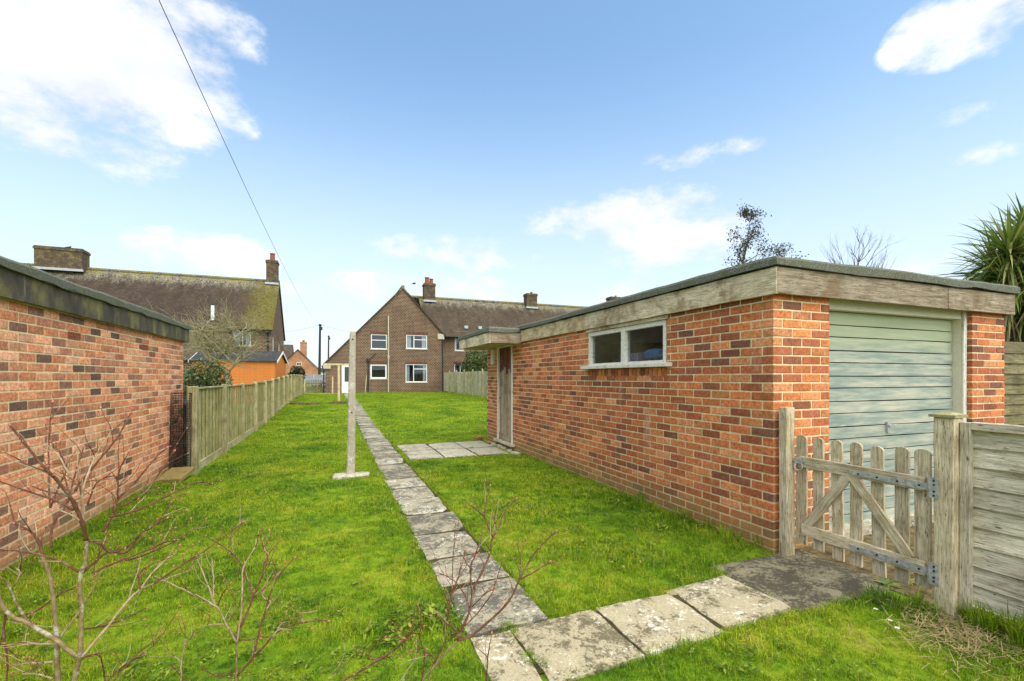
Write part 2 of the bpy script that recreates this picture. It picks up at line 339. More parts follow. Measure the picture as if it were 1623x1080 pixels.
def glass(name, tint, refl):
    k = NT(name); t = k.t; t.nodes.remove(k.b); g = k.n('ShaderNodeBsdfGlossy'); g.inputs['Roughness'].default_value = .03; g.inputs[0].default_value = (.9, .95, 1, 1)
    tr = k.n('ShaderNodeBsdfTransparent'); tr.inputs[0].default_value = (*tint, 1); fr = k.n('ShaderNodeLayerWeight'); fr.inputs[0].default_value = .5
    mx = k.n('ShaderNodeMixShader'); k.L(k.math('ADD', k.math('POWER', fr.outputs['Facing'], 4.0), refl), mx.inputs[0]); k.L(tr.outputs[0], mx.inputs[1]); k.L(g.outputs[0], mx.inputs[2])
    k.L(mx.outputs[0], t.nodes['Material Output'].inputs[0]); return k.m
M['glass'] = glass('window_glass', (.85, .88, .88), .07); M['car_glass'] = glass('car_glass', (.1, .12, .13), .1)
def house_brick(name, c1, c2, mort, flip):
    k = NT(name, .92, .15); s = k.sep(k.coord('World')); cb = k.n('ShaderNodeCombineXYZ'); k.L(s[1] if flip else s[0], cb.inputs[0]); k.L(s[2], cb.inputs[1])
    b = k.n('ShaderNodeTexBrick'); k.L(cb.outputs[0], b.inputs[0]); b.offset = .5; b.squash = 1.0; b.inputs['Scale'].default_value = 1
    b.inputs['Brick Width'].default_value = .2; b.inputs['Row Height'].default_value = .1; b.inputs['Mortar Size'].default_value = .018; b.inputs['Mortar Smooth'].default_value = .1
    b.inputs['Color1'].default_value = (*c1, 1); b.inputs['Color2'].default_value = (*c2, 1); b.inputs['Mortar'].default_value = (*mort, 1)
    n = k.noise(k.coord('World'), 1.1, 6, .65); n2 = k.noise(k.coord('World'), 9, 4, .7)
    c = k.mix(.8, b.outputs[0], k.ramp(n, [(.3, .7), (.7, 1.3)]), 'MULTIPLY'); c = k.mix(.6, c, k.ramp(n2, [(.3, .65), (.7, 1.3)]), 'MULTIPLY')
    k.col(c); k.bump(b.outputs[1], -.4, .01); return k.m
BR = ((.115, .042, .027), (.034, .022, .021), (.27, .2, .13))
M['house_brick'] = house_brick('brown_house_brick', *BR, False); M['house_brick_y'] = house_brick('brown_house_brick_side', *BR, True)
M['far_brick'] = house_brick('orange_house_brick', (.4, .17, .09), (.33, .13, .07), (.42, .25, .15), False)
M['lintel_brick'] = simple('soldier_brick', (.16, .062, .04), .9, .2, 0, .5, 9)
def roof_mat(name, ridge_z, eave_z, base):
    k = NT(name, .93, .15); w = k.coord('World'); s = k.sep(w); n1 = k.noise(k.coord('World', (1, .35, .35)), 1.5, 7, .7); n2 = k.noise(w, 14, 5, .75); n3 = k.noise(k.coord('World', (1.6, .6, .6)), 1.6, 8, .75)
    cb = k.n('ShaderNodeCombineXYZ'); k.L(s[0], cb.inputs[0]); k.L(s[2], cb.inputs[1]); b = k.n('ShaderNodeTexBrick'); k.L(cb.outputs[0], b.inputs[0]); b.inputs['Scale'].default_value = 1
    b.inputs['Brick Width'].default_value = .18; b.inputs['Row Height'].default_value = .1; b.inputs['Mortar Size'].default_value = .014
    b.inputs['Color1'].default_value = (1.25, 1.2, 1.15, 1); b.inputs['Color2'].default_value = (.7, .72, .74, 1); b.inputs['Mortar'].default_value = (.32, .32, .32, 1)
    c = k.mix(1, base, k.ramp(n1, [(.3, .72), (.7, 1.3)]), 'MULTIPLY'); c = k.mix(.8, c, b.outputs[0], 'MULTIPLY')
    u = k.n('ShaderNodeMapRange'); k.L(s[2], u.inputs[0]); u.inputs[1].default_value = eave_z; u.inputs[2].default_value = ridge_z; u = u.outputs[0]
    top = k.math('ADD', u, k.math('MULTIPLY', k.math('SUBTRACT', n3, .5), .75))
    c = k.mix(k.math('MULTIPLY', k.math('MULTIPLY', k.step(top, .72, .95), k.step(n2, .46, .58)), .9), c, (.36, .34, .25))      # lichen
    c = k.mix(k.math('MULTIPLY', k.math('MULTIPLY', k.step(top, .86, 1.05), k.step(n1, .42, .6)), .8), c, (.22, .19, .035))  # moss
    c = k.mix(k.math('MULTIPLY', k.step(n2, .66, .72), .6), c, (.3, .28, .22))
    k.col(c); k.bump(k.math('ADD', b.outputs[1], n2), .5, .02); return k, c
k_, c_ = roof_mat('mossy_clay_tile', 8.5, 4.7, (.085, .064, .042)); M['roof'] = k_.m
k_, c_ = roof_mat('brown_clay_tile', 9.2, 5.0, (.072, .052, .037))
xx = k_.sep(k_.coord('World'))[0]; nn = k_.noise(k_.coord('World', (2, .4, .4)), 1.2, 6, .7)
f_ = k_.math('MULTIPLY', k_.step(k_.math('ADD', xx, k_.math('MULTIPLY', k_.math('SUBTRACT', nn, .5), 2.2)), -6.5, -4.9), .8)
f_ = k_.math('MULTIPLY', f_, k_.step(k_.noise(k_.coord('World', (1, 1, 1)), 7, 6, .75), .36, .6))
k_.col(k_.mix(f_, c_, (.17, .15, .02))); M['roof_left'] = k_.m
M['tile_plain'] = roof_mat('dark_tile', 40, 20, (.1, .075, .055))[0].m
def lichen_brick():
    k = NT('lichened_chimney_brick', .93, .15); w = k.coord('World'); s = k.sep(w); cb = k.n('ShaderNodeCombineXYZ'); k.L(k.math('ADD', s[0], s[1]), cb.inputs[0]); k.L(s[2], cb.inputs[1])
    b = k.n('ShaderNodeTexBrick'); k.L(cb.outputs[0], b.inputs[0]); b.inputs['Scale'].default_value = 1; b.inputs['Brick Width'].default_value = .225; b.inputs['Row Height'].default_value = .09; b.inputs['Mortar Size'].default_value = .012
    b.inputs['Color1'].default_value = (.13, .08, .05, 1); b.inputs['Color2'].default_value = (.075, .055, .04, 1); b.inputs['Mortar'].default_value = (.06, .055, .04, 1)
    n = k.noise(w, 3.5, 7, .7); c = k.mix(k.math('MULTIPLY', k.step(n, .46, .66), .6), b.outputs[0], (.22, .18, .07)); n2 = k.noise(w, 11, 5, .7); c = k.mix(k.math('MULTIPLY', k.step(n2, .6, .7), .7), c, (.4, .39, .32)); k.col(c); return k.m
M['chimney'] = lichen_brick()
def leafy(name, stops, trans=.35, rough=.55, spec=.3):
    k = NT(name, rough, spec); r = rnd_piece(k); c = k.ramp(r, stops); k.col(c)
    tr = k.n('ShaderNodeBsdfTranslucent'); k.L(c, tr.inputs[0]); mx = k.n('ShaderNodeMixShader'); mx.inputs[0].default_value = trans
    k.L(k.b.outputs[0], mx.inputs[1]); k.L(tr.outputs[0], mx.inputs[2]); k.L(mx.outputs[0], k.t.nodes['Material Output'].inputs[0]); return k
M['laurel'] = leafy('laurel_leaf', [(0, (.03, .05, .012)), (.6, (.08, .11, .025)), (1, (.2, .21, .06))], .2, .4, .5).m
M['holm'] = leafy('dull_evergreen_leaf', [(0, (.03, .035, .015)), (.6, (.07, .075, .035)), (1, (.13, .12, .06))], .25).m
M['conifer'] = leafy('dark_conifer', [(0, (.008, .03, .012)), (1, (.03, .085, .025))], .2).m
M['golden'] = leafy('golden_leaf', [(0, (.2, .22, .03)), (1, (.4, .4, .07))], .3).m
M['clover'] = leafy('clover_leaf', [(0, (.07, .13, .008)), (.6, (.15, .24, .012)), (1, (.34, .38, .04))], .3).m
M['sword'] = leafy('sword_leaf', [(0, (.07, .12, .02)), (.5, (.16, .23, .035)), (.8, (.28, .33, .07)), (1, (.42, .36, .12))], .25, .4, .45).m
M['dead_leaf'] = leafy('dead_sword_leaf', [(0, (.2, .15, .06)), (1, (.4, .32, .15))], .2).m
def grass_mat():
    k = NT('lawn_grass_blade', .6, .25); r = k.n('ShaderNodeObjectInfo').outputs['Random']; i = k.n('ShaderNodeNewGeometry').outputs['Random Per Island']
    w = k.coord('World'); n = k.noise(w, .85, 6, .65); n2 = k.noise(w, 5.5, 6, .72); n3 = k.noise(w, 17, 4, .7); f = k.math('ADD', k.math('MULTIPLY', n, .36), k.math('ADD', k.math('MULTIPLY', n2, .38), k.math('MULTIPLY', n3, .26)))
    c = k.ramp(f, [(.38, (.035, .1, .006)), (.44, (.115, .235, .008)), (.5, (.225, .345, .01)), (.56, (.36, .42, .022)), (.64, (.5, .43, .09))])
    c = k.mix(1, c, k.ramp(k.math('FRACT', k.math('ADD', r, i)), [(0, .5), (.5, 1.0), (1, 1.6)]), 'MULTIPLY')
    c = k.mix(k.step(k.math('FRACT', k.math('MULTIPLY', k.math('ADD', r, i), 7.3)), .93, .96), c, (.42, .35, .13)); k.col(c)
    tr = k.n('ShaderNodeBsdfTranslucent'); k.L(c, tr.inputs[0]); mx = k.n('ShaderNodeMixShader'); mx.inputs[0].default_value = .4
    k.L(k.b.outputs[0], mx.inputs[1]); k.L(tr.outputs[0], mx.inputs[2]); k.L(mx.outputs[0], k.t.nodes['Material Output'].inputs[0]); return k.m
M['grass'] = grass_mat()
def lawn_mat():
    k = NT('lawn_ground', .95, .1); w = k.coord('World'); n = k.noise(w, .85, 6, .65); n2 = k.noise(w, 30, 6, .7); n3 = k.noise(w, 5.5, 6, .72)
    f = k.math('ADD', k.math('MULTIPLY', n, .55), k.math('MULTIPLY', n3, .45))
    c = k.ramp(f, [(.35, (.05, .12, .006)), (.43, (.1, .19, .008)), (.5, (.17, .27, .01)), (.58, (.26, .31, .02)), (.68, (.3, .27, .06))])
    c = k.mix(.8, c, k.ramp(n2, [(.3, .45), (.7, 1.25)]), 'MULTIPLY'); k.col(c); k.bump(n2, .8, .02); return k.m
M['lawn'] = lawn_mat()
def bark(name, a, b, c3, lich):
    k = NT(name, .85, .2); w = k.coord('World'); n = k.noise(w, 55, 5, .7); n2 = k.noise(w, 22, 6, .7); c = k.ramp(n, [(.3, a), (.6, b), (.8, c3)])
    c = k.mix(k.math('MULTIPLY', k.step(n2, .54, .64), lich), c, (.5, .47, .38)); k.col(c); k.bump(n, .4, .003); return k.m
M['twig'] = bark('red_brown_twig', (.07, .028, .015), (.15, .062, .034), (.27, .13, .07), .15)
M['stem'] = bark('lichened_stem', (.12, .075, .035), (.26, .19, .09), (.4, .32, .18), .75)
M['dead_twig'] = bark('bleached_twig', (.24, .16, .09), (.4, .29, .18), (.58, .47, .33), .3)
M['lichen_branch'] = bark('olive_lichened_branch', (.16, .135, .065), (.38, .33, .17), (.58, .53, .33), .6)
M['dark_bark'] = bark('dark_bark', (.05, .035, .025), (.1, .07, .05), (.16, .12, .09), .1)
M['bud'] = simple('pink_bud', (.5, .17, .12), .6, .3, 0, .3, 60, 0)

# ------------------------------------------------------------------ ground
def ground_sheet():
    mb = MB(); xs = [-900, -200, -60, -20]+[-12+i*1.0 for i in range(40)]+[40, 80, 250, 900]; ys = [-40, -8]+[-4+i*1.0 for i in range(50)]+[60, 90, 150, 400, 1500]
    mb.v = [(x, y, ground(x, y)) for y in ys for x in xs]; n = len(xs)
    mb.f = [(j*n+i, j*n+i+1, (j+1)*n+i+1, (j+1)*n+i) for j in range(len(ys)-1) for i in range(n-1)]
    return tag(mb.build('ground', M['lawn'], smooth=True), 'green mossy lawn between the two brick garages', kind='structure')
ground_sheet()
def sheet(name, x0, x1, y0, y1, z, mat, label):
    mb = MB(); nx, ny = max(2, int((x1-x0)/2)), max(2, int((y1-y0)/2))
    for j in range(ny+1):
        for i in range(nx+1):
            x = x0+(x1-x0)*i/nx; y = y0+(y1-y0)*j/ny; mb.v.append((x, y, ground(x, y)+z))
    mb.f = [(j*(nx+1)+i, j*(nx+1)+i+1, (j+1)*(nx+1)+i+1, (j+1)*(nx+1)+i) for j in range(ny) for i in range(nx)]
    return tag(mb.build(name, mat), label, kind='structure')
sheet('road', -80, 60, 50, 62, .004, M['tarmac'], 'grey street beyond the houses')
sheet('driveway', 3.5, 12, -4, 2.86, .006, M['gravel'], 'mossy brown drive before the garage door')
sheet('path', -1.85, 1.3, 35.0, 35.9, .03, M['slab_patio'], 'pale concrete strip at the foot of the house')

def joint_bed(parent, x0, x1, y0, y1, z=.006):
    mb = MB(); n = max(1, int((y1-y0)/1.0)); 
    for i in range(n+1):
        y = y0+(y1-y0)*i/n; mb.v += [(x0, y, ground(0, y)+z), (x1, y, ground(0, y)+z)]
    mb.f = [(2*i, 2*i+1, 2*i+3, 2*i+2) for i in range(n)]; mb.build('joint_soil', M['joint'], parent)
EXCL = []       # rectangles without grass
def paving(parent, rects, mat, top=.024, gap=.02, tilt=.008, rot=.012):
    for (x0, x1, y0, y1) in rects:
        cx, cy = (x0+x1)/2, (y0+y1)/2; sx, sy = x1-x0-gap, y1-y0-gap
        bm = bmesh.new(); bmesh.ops.create_grid(bm, x_segments=6, y_segments=6, size=.5)
        for v in bm.verts:
            ed = max(abs(v.co.x), abs(v.co.y)) > .49
            v.co.x *= sx; v.co.y *= sy
            if ed: v.co.x += random.gauss(0, .005); v.co.y += random.gauss(0, .005)
            if ed: v.co.z -= .006
            else: v.co.z += random.gauss(0, .0012)
        r = bmesh.ops.extrude_edge_only(bm, edges=[e for e in bm.edges if e.is_boundary])
        for v in [g for g in r['geom'] if isinstance(g, bmesh.types.BMVert)]: v.co.z -= .06
        me = bpy.data.meshes.new('paving_slab'); bm.to_mesh(me); bm.free(); me.materials.append(mat)
        link(bpy.data.objects.new('paving_slab', me), Matrix.Translation((cx, cy, ground(cx, cy)+top)) @ Matrix.Rotation(random.gauss(0, rot), 4, 'Z') @ Matrix.Rotation(random.gauss(0, tilt), 4, 'X') @ Matrix.Rotation(random.gauss(0, tilt), 4, 'Y'), parent)
        EXCL.append((x0-.004, x1+.004, y0, y1))
def struct_empty(name, loc, label):
    o = empty(name, loc, label); o['kind'] = 'structure'; return o
gp = struct_empty('garden_path', (.93, 2.4, 0), 'lichened slab path running down the lawn to the house')
ys = [2.44, 3.07, 3.57, 4.16, 4.78, 5.42, 6.03, 6.6, 7.17, 7.75, 8.3, 8.9, 9.45]
while ys[-1] < 35: ys.append(ys[-1]+random.uniform(.57, .63))
for i in range(len(ys)-1):
    o = random.gauss(0, .008)+(-.01 if ys[i] < 10 else .02*min((ys[i]-10)/8, 1)); paving(gp, [(.69+o, 1.175+o+(.02 if ys[i] < 4.5 else 0), ys[i], ys[i+1])], M['slab'])
joint_bed(gp, .7, 1.17, 2.45, 35, .016)
sp = struct_empty('gate_path', (1.7, 2.2, 0), 'cream lichened slabs leading from the lawn path to the picket gate')
paving(sp, [(.68, .925, 1.55, 2.43)], M['slab_pale']); paving(sp, [(.935, 1.485, 1.93, 2.45), (1.49, 2.05, 1.95, 2.47), (2.055, 2.62, 2.0, 2.53)], M['slab_pale'], tilt=.015, rot=.02)
paving(sp, [(2.64, 3.6, 1.98, 2.72)], M['slab_dark'], top=.014)
joint_bed(sp, .7, 2.62, 2.02, 2.43, .012)
dp = struct_empty('door_patio', (2.1, 9, 0), 'six pale patio slabs before the side door of the garage')
paving(dp, [(1.25+.62*i, 1.87+.62*i-.01, 8.08+.93*j, 9.01+.93*j-.01) for i in range(3) for j in range(2)], M['slab_patio'], gap=.02)
joint_bed(dp, 1.26, 3.08, 8.1, 9.9, .014)
# half-buried edging bricks between the patio and the garage wall
for i in range(6):
    c = Vector((3.2, 8.05+i*.33, .005)); me = bevel_box_mesh('edging_brick', .215, .1, .065, .008); me.materials.append(M['slab_patio'] if i != 5 else M['brick'])
    link(bpy.data.objects.new('edging_brick', me), Matrix.Translation(c) @ Matrix.Rotation(R(90)+random.gauss(0, .2), 4, 'Z') @ Matrix.Rotation(random.gauss(0, .1), 4, 'X'), dp)
me = bevel_box_mesh('loose_brick', .215, .1, .065, .006); me.materials.append(M['brick'])
tag(link(bpy.data.objects.new('loose_brick', me), Matrix.Translation((3.12, 10.15, .045)) @ Matrix.Rotation(.5, 4, 'Z')), 'loose red brick lying beside the patio at the garage end', 'brick')
EXCL += [(3.05, 3.4, 8.0, 10.3)]

# ------------------------------------------------------------------ brickwork
brick_meshes = [bevel_box_mesh('brick', 1, 1, 1, 0) for _ in range(1)]
def unit_brick(i):
    me = bevel_box_mesh('brick', .215, .1, .065, .004)
    for v in me.vertices:
        v.co.x += random.gauss(0, .0012); v.co.y += random.gauss(0, .0008); v.co.z += random.gauss(0, .0012)
        v.co.x /= .215; v.co.y /= .1; v.co.z /= .065
    return me
UB = {}
for nm in ('brick', 'brick_pink'):
    UB[nm] = [unit_brick(i) for i in range(8)]
    for me in UB[nm]: me.materials.append(M[nm])
def intervals(a, b, cuts):
    segs = [(a, b)]
    for c0, c1 in cuts:
        out = []
        for s0, s1 in segs:
            if c1 <= s0 or c0 >= s1: out.append((s0, s1)); continue
            if c0-s0 > .02: out.append((s0, c0-.0))
            if s1-c1 > .02: out.append((c1+.0, s1))
        segs = out
    return segs
def lay(axis, plane, s0, s1, zbase, ncourse, holes, start, outward, phase=0, ztop=9):
    """bricks of a wall face; axis 0: runs along X at Y=plane, axis 1: along Y at X=plane; start(c) = first joint at the s0 end of course c"""
    out = []
    for c in range(ncourse):
        z0 = zbase+.075*c; z1 = min(z0+.0625, ztop)
        if z1-z0 < .01: continue
        cuts = [(h[0], h[1]) for h in holes if z0 < h[3]-.02 and z1 > h[2]+.02]
        a = s0+start(c); x = a-(.1125 if phase and (c % 2) else 0)
        while x < s1:
            b0, b1 = max(x, a), min(x+.2125, s1)
            if b1-b0 > .03:
                for (p, q) in intervals(b0, b1, cuts):
                    if q-p > .03: out.append((axis, plane, p, q, z0, z1, outward))
            x += .225
    return out
def brick_M(b):
    axis, plane, p, q, z0, z1, ow = b; dep = .1
    j = max(-.0012, random.gauss(0, .0007))
    if axis == 1: c = Vector((plane-ow*(dep/2)+ow*j, (p+q)/2, (z0+z1)/2)); rot = Matrix.Rotation(R(90), 4, 'Z')
    else: c = Vector(((p+q)/2, plane-ow*(dep/2)+ow*j, (z0+z1)/2)); rot = Matrix()
    return Matrix.Translation(c) @ rot @ Matrix.Rotation(random.gauss(0, .003), 4, 'Y') @ Matrix.Diagonal((q-p, dep, z1-z0, 1))
def place_bricks(bl, which, parent, limit=300):
    def size(b):
        m = brick_M(b).translation; t = m.x*SN+m.y*CS
        xc = (m.x*CS-m.y*SN)/max(t, .05)*F+CX; yc = HZ-(m.z-CH)/max(t, .05)*F
        if t < .3 or not (-10 < xc < 1633 and -10 < yc < 1090): return 1e6+t
        if b[0] == 1: view = abs(b[1])/math.hypot(b[1], (b[2]+b[3])/2)
        else: view = abs(b[1])/math.hypot(b[1], (b[2]+b[3])/2)
        return t*t/max(view, .05)
    bl = sorted(bl, key=size)
    for b in bl[:limit]: link(bpy.data.objects.new('brick', random.choice(UB[which])), brick_M(b), parent)
    mb = MB(); src = UB[which]
    vs = [np.array([v.co[:] for v in m.vertices]) for m in src]; fs = [[tuple(p.vertices) for p in m.polygons] for m in src]
    V = []; Fc = []; n = 0
    for b in bl[limit:]:
        i = random.randrange(len(src)); A = np.array(brick_M(b)); V.append(vs[i] @ A[:3, :3].T+A[:3, 3]); Fc += [tuple(a+n for a in f) for f in fs[i]]; n += len(vs[i])
    if V:
        mb.v = [tuple(x) for x in np.concatenate(V)]; mb.f = Fc
        o = mb.build('brickwork', M[which], parent); o['kind'] = 'stuff'
def wall_boxes(mb, axis, lo, hi, s0, s1, z0, z1, holes):
    """slab between planes lo..hi with rectangular holes (s0,s1,z0,z1)"""
    ss = sorted({s0, s1, *[h[0] for h in holes], *[h[1] for h in holes]}); zs = sorted({z0, z1, *[h[2] for h in holes], *[h[3] for h in holes]})
    for i in range(len(ss)-1):
        run = None
        cells = []
        for j in range(len(zs)-1):
            mid = ((ss[i]+ss[i+1])/2, (zs[j]+zs[j+1])/2)
            if not (s0 <= mid[0] <= s1 and z0 <= mid[1] <= z1): continue
            if any(h[0] < mid[0] < h[1] and h[2] < mid[1] < h[3] for h in holes): continue
            if cells and abs(cells[-1][1]-zs[j]) < 1e-9: cells[-1][1] = zs[j+1]
            else: cells.append([zs[j], zs[j+1]])
        for a, b in cells:
            if axis == 1: mb.box((lo, ss[i], a), (hi, ss[i+1], b))
            else: mb.box((ss[i], lo, a), (ss[i+1], hi, b))
def grow_h(h, e=.004): return (h[0]-e, h[1]+e, h[2]-e, h[3]+e)

# ------------------------------------------------------------------ the garage on the right
GX, GY, GX1, GY1 = 3.336, 2.739, 6.76, 10.19
ga = empty('brick_garage', ((GX+GX1)/2, (GY+GY1)/2, 0), 'red brick flat-roofed garage with faded green door and weathered timber fascia', 'garage')
win = (4.03, 5.65, 1.44, 2.2); dor = (8.56, 9.42, .06, 2.12); opn = (4.0, 6.15, -.1, 2.4)
mb = MB()
wall_boxes(mb, 1, GX+.0048, GX+.1, GY+.005, GY1-.005, -.2, 2.3, [grow_h(win), grow_h(dor)])
wall_boxes(mb, 0, GY+.0048, GY+.105, GX+.1002, GX1-.005, -.2, 2.3, [grow_h((opn[0], opn[1], -.2, 2.4))])
mb.box((GX1-.1, GY+.1052, -.2), (GX1-.0055, GY1-.1052, 2.3)); mb.box((GX+.1002, GY1-.105, -.2), (GX1-.1002, GY1-.0055, 2.3))
gw = mb.build('wall', M['mortar'], ga)
zb = .036-.075*2+.005
bl = lay(1, GX, GY, GY1, zb, 31, [win, dor], lambda c: 0 if c % 2 == 0 else .1125, -1, 0, 2.2)
for i, b in enumerate(bl):            # courses that start after the corner header begin with a full brick
    pass
bl += lay(0, GY, GX, opn[0], zb, 31, [], lambda c: .1125 if c % 2 == 0 else 0, -1, 0, 2.2)
bl += lay(0, GY, opn[1], GX1, zb, 31, [], lambda c: .1125 if c % 2 else 0, -1, 0, 2.2)
bl += [b for b in lay(1, opn[1], GY, GY+.215, zb, 31, [], lambda c: 0 if c % 2 else .1125, -1, 0, 2.2)]
# header course on edge below the window
y = win[0]+.006
while y < win[1]-.05: bl.append((1, GX, y, y+.064, 1.446, 1.542, -1)); y += .0757
place_bricks(bl, 'brick', gw)
# fascia boards, felt edge
for (a, b, mt) in ((2.672, 4.83, 'fascia_pale'), (4.834, 5.662, 'fascia_pale'), (5.668, 8.03, 'fascia_ochre')):
    board('fascia_board', (3.30, a, 2.205), (3.30, b, 2.205), (0, 0, 1), .215, .026, M[mt], ga, seg=8)
for (a, b) in ((3.289, 5.59), (5.594, 6.80)): board('fascia_board', (a, 2.685, 2.205), (b, 2.685, 2.205), (0, 0, 1), .213, .026, M['fascia_brown'], ga, seg=8)
board('fascia_board', (6.79, 2.7, 2.205), (6.79, 10.2, 2.205), (0, 0, 1), .215, .026, M['fascia_brown'], ga)
def rough_slab(name, x0, x1, y0, y1, z0, z1, mat, parent, step=.16, jit=.006):
    mb = MB(); pts = []
    def edge(a, b):
        n = max(1, int((Vector(b)-Vector(a)).length/step))
        return [Vector(a).lerp(Vector(b), i/n) for i in range(n)]
    loop = edge((x0, y0, 0), (x1, y0, 0))+edge((x1, y0, 0), (x1, y1, 0))+edge((x1, y1, 0), (x0, y1, 0))+edge((x0, y1, 0), (x0, y0, 0))
    n = len(loop); c = Vector(((x0+x1)/2, (y0+y1)/2, 0)); zz = 0
    rows = [[], [], [], []]
    for p in loop:
        j = random.gauss(0, jit); zz = zz*.8+random.gauss(0, jit*.6); o = Vector((1 if p.x > c.x else -1, 1 if p.y > c.y else -1, 0))*.0
        rows[0].append(p+Vector((0, 0, z0+j))); rows[1].append(p+Vector((0, 0, z0*.3+z1*.7+zz)))
        q = p+(Vector((c.x-p.x, c.y-p.y, 0)).normalized()*.03); rows[2].append(q+Vector((0, 0, z1+zz))); rows[3].append(c+(q-c)*.9+Vector((0, 0, z1-.01)))
    for r in rows: mb.v += [tuple(p) for p in r]
    for k in range(3):
        for i in range(n): j = (i+1) % n; mb.f.append((k*n+i, k*n+j, (k+1)*n+j, (k+1)*n+i))
    mb.f.append(tuple(3*n+i for i in range(n))); mb.f.append(tuple(n-1-i for i in range(n)))
    return mb.build(name, mat, parent)
rough_slab('roof_felt', 3.262, 6.835, 2.647, 10.24, 2.318, 2.4, M['felt'], ga)
# canopy over the side door
cn = MB(); cn.box((2.705, 8.06, 2.075), (3.33, 10.16, 2.1)); cn = cn.build('door_canopy', M['fascia_ochre'], ga)
board('fascia_board', (2.69, 8.045, 2.165), (2.69, 10.2, 2.165), (0, 0, 1), .2, .024, M['fascia_pale'], cn)
board('fascia_board', (2.703, 8.045, 2.165), (3.286, 8.045, 2.165), (0, 0, 1), .198, .024, M['fascia_brown'], cn)
board('fascia_board', (2.703, 10.19, 2.165), (3.286, 10.19, 2.165), (0, 0, 1), .198, .024, M['fascia_brown'], cn)
rough_slab('roof_felt', 2.655, 3.2615, 8.005, 10.235, 2.27, 2.355, M['felt'], cn)
# side door
sdoor = MB().box((3.365, 8.6, .12), (3.38, 9.38, 2.06)).build('side_door', M['gap'], ga); tag(sdoor, 'weathered plank side door, darker red-brown at the top')
for i in range(6):
    y0 = 8.604+i*.129
    board('plank', (3.36, y0+.0625, .26), (3.36, y0+.0625, 1.62+random.uniform(-.12, .1)), (0, 1, 0), .123, .02, M['old_door'], sdoor)
    board('plank', (3.3606, y0+.0625, 1.5), (3.3606, y0+.0625, 2.055), (0, 1, 0), .1225, .0195, M['door_red'], sdoor)
board('weather_board', (3.352, 8.604, .19), (3.352, 9.376, .19), (0, 0, 1), .14, .03, M['old_door'], sdoor)
for a, b in (((3.345, 8.575, .1), (3.345, 8.575, 2.1)), ((3.345, 9.405, .1), (3.345, 9.405, 2.1))): board('door_frame', a, b, (0, 1, 0), .045, .07, M['white_worn'], sdoor)
board('door_frame', (3.345, 8.598, 2.085), (3.345, 9.382, 2.085), (0, 0, 1), .05, .069, M['white_worn'], sdoor)
board('threshold', (3.31, 8.45, .095), (3.31, 9.5, .095), (1, 0, 0), .11, .045, M['gate_wood'], sdoor)
mb = MB(); mb.tube([(3.345, 9.3, 1.0), (3.31, 9.3, 1.0), (3.3, 9.2, 1.0)], .009, 6); mb.build('handle', M['iron'], sdoor, smooth=True)
lb = MB().box((3.29, 9.62, 1.72), (3.335, 9.8, 2.04)); lb.box((3.275, 9.66, 1.8), (3.289, 9.76, 1.96)); lb.build('meter_box', M['cream_frame'], ga)
# window
wn = MB().box((3.3345, 4.04, 2.0), (3.4, 5.64, 2.05)).box((3.335, 4.04, 1.59), (3.4, 4.085, 1.9995)).box((3.335, 5.595, 1.59), (3.4, 5.64, 1.9995)).box((3.33, 4.78, 1.59), (3.4, 4.86, 1.9995)).box((3.335, 4.0855, 1.59), (3.4, 4.7795, 1.62)).box((3.335, 4.8605, 1.59), (3.4, 5.5945, 1.62))
wn = wn.build('window', M['white_worn'], ga)
for a, b in ((4.086, 4.779), (4.861, 5.594)): MB().box((3.372, a, 1.621), (3.376, b, 1.999)).build('pane', M['glass'], wn)
board('sill', (3.32, 3.94, 1.567), (3.32, 5.73, 1.567), (1, 0, 0), .13, .042, M['white_worn'], wn)
board('head_trim', (3.322, 3.99, 2.075), (3.322, 5.69, 2.075), (0, 0, 1), .042, .02, M['fascia_pale'], wn)
# things on the bench inside the window
bn = MB().box((3.445, 3.4, 1.28), (4.0, 6.4, 1.32)).box((3.52, 3.45, 0), (3.58, 3.51, 1.279)).box((3.52, 6.3, 0), (3.58, 6.36, 1.279)).box((3.92, 3.45, 0), (3.98, 3.51, 1.279)).box((3.92, 6.3, 0), (3.98, 6.36, 1.279)).build('workbench', M['tan'])
tag(bn, 'bench inside the garage seen through the side window', 'bench')
def lump(name, c, r, mat, label, cat, sub=2, j=.25):
    bm = bmesh.new(); bmesh.ops.create_icosphere(bm, subdivisions=sub, radius=1)
    for v in bm.verts: v.co = Vector((v.co.x*r[0], v.co.y*r[1], max(v.co.z, -.75)*r[2]))*(1+random.gauss(0, j*.5))
    me = bpy.data.meshes.new(name); bm.to_mesh(me); bm.free(); me.materials.append(mat); me.polygons.foreach_set('use_smooth', [True]*len(me.polygons))
    return tag(link(bpy.data.objects.new(name, me), Matrix.Translation(c)), label, cat)
lump('cloth', (3.5, 4.42, 1.7), (.06, .2, .07), M['blue'], 'crumpled blue cloth inside the garage window', 'cloth', 3, .3)
tag(MB().box((3.46, 4.36, 1.32), (3.55, 4.46, 1.64)).box((3.47, 4.37, 1.3), (3.54, 4.45, 1.3205)).build('bucket', M['black_plastic']), 'dark tub under the blue cloth inside the garage', 'tub')
tag(MB().box((3.45, 4.68, 1.321), (3.6, 4.88, 1.7)).box((3.445, 4.675, 1.7005), (3.605, 4.885, 1.73)).build('storage_box', M['lilac']), 'lilac box on the bench behind the window mullion', 'box')
tag(MB().box((3.45, 4.98, 1.321), (3.55, 5.06, 1.7)).box((3.47, 4.99, 1.7), (3.53, 5.05, 1.74)).build('can', M['blue']), 'blue can standing behind the far garage window pane', 'can')
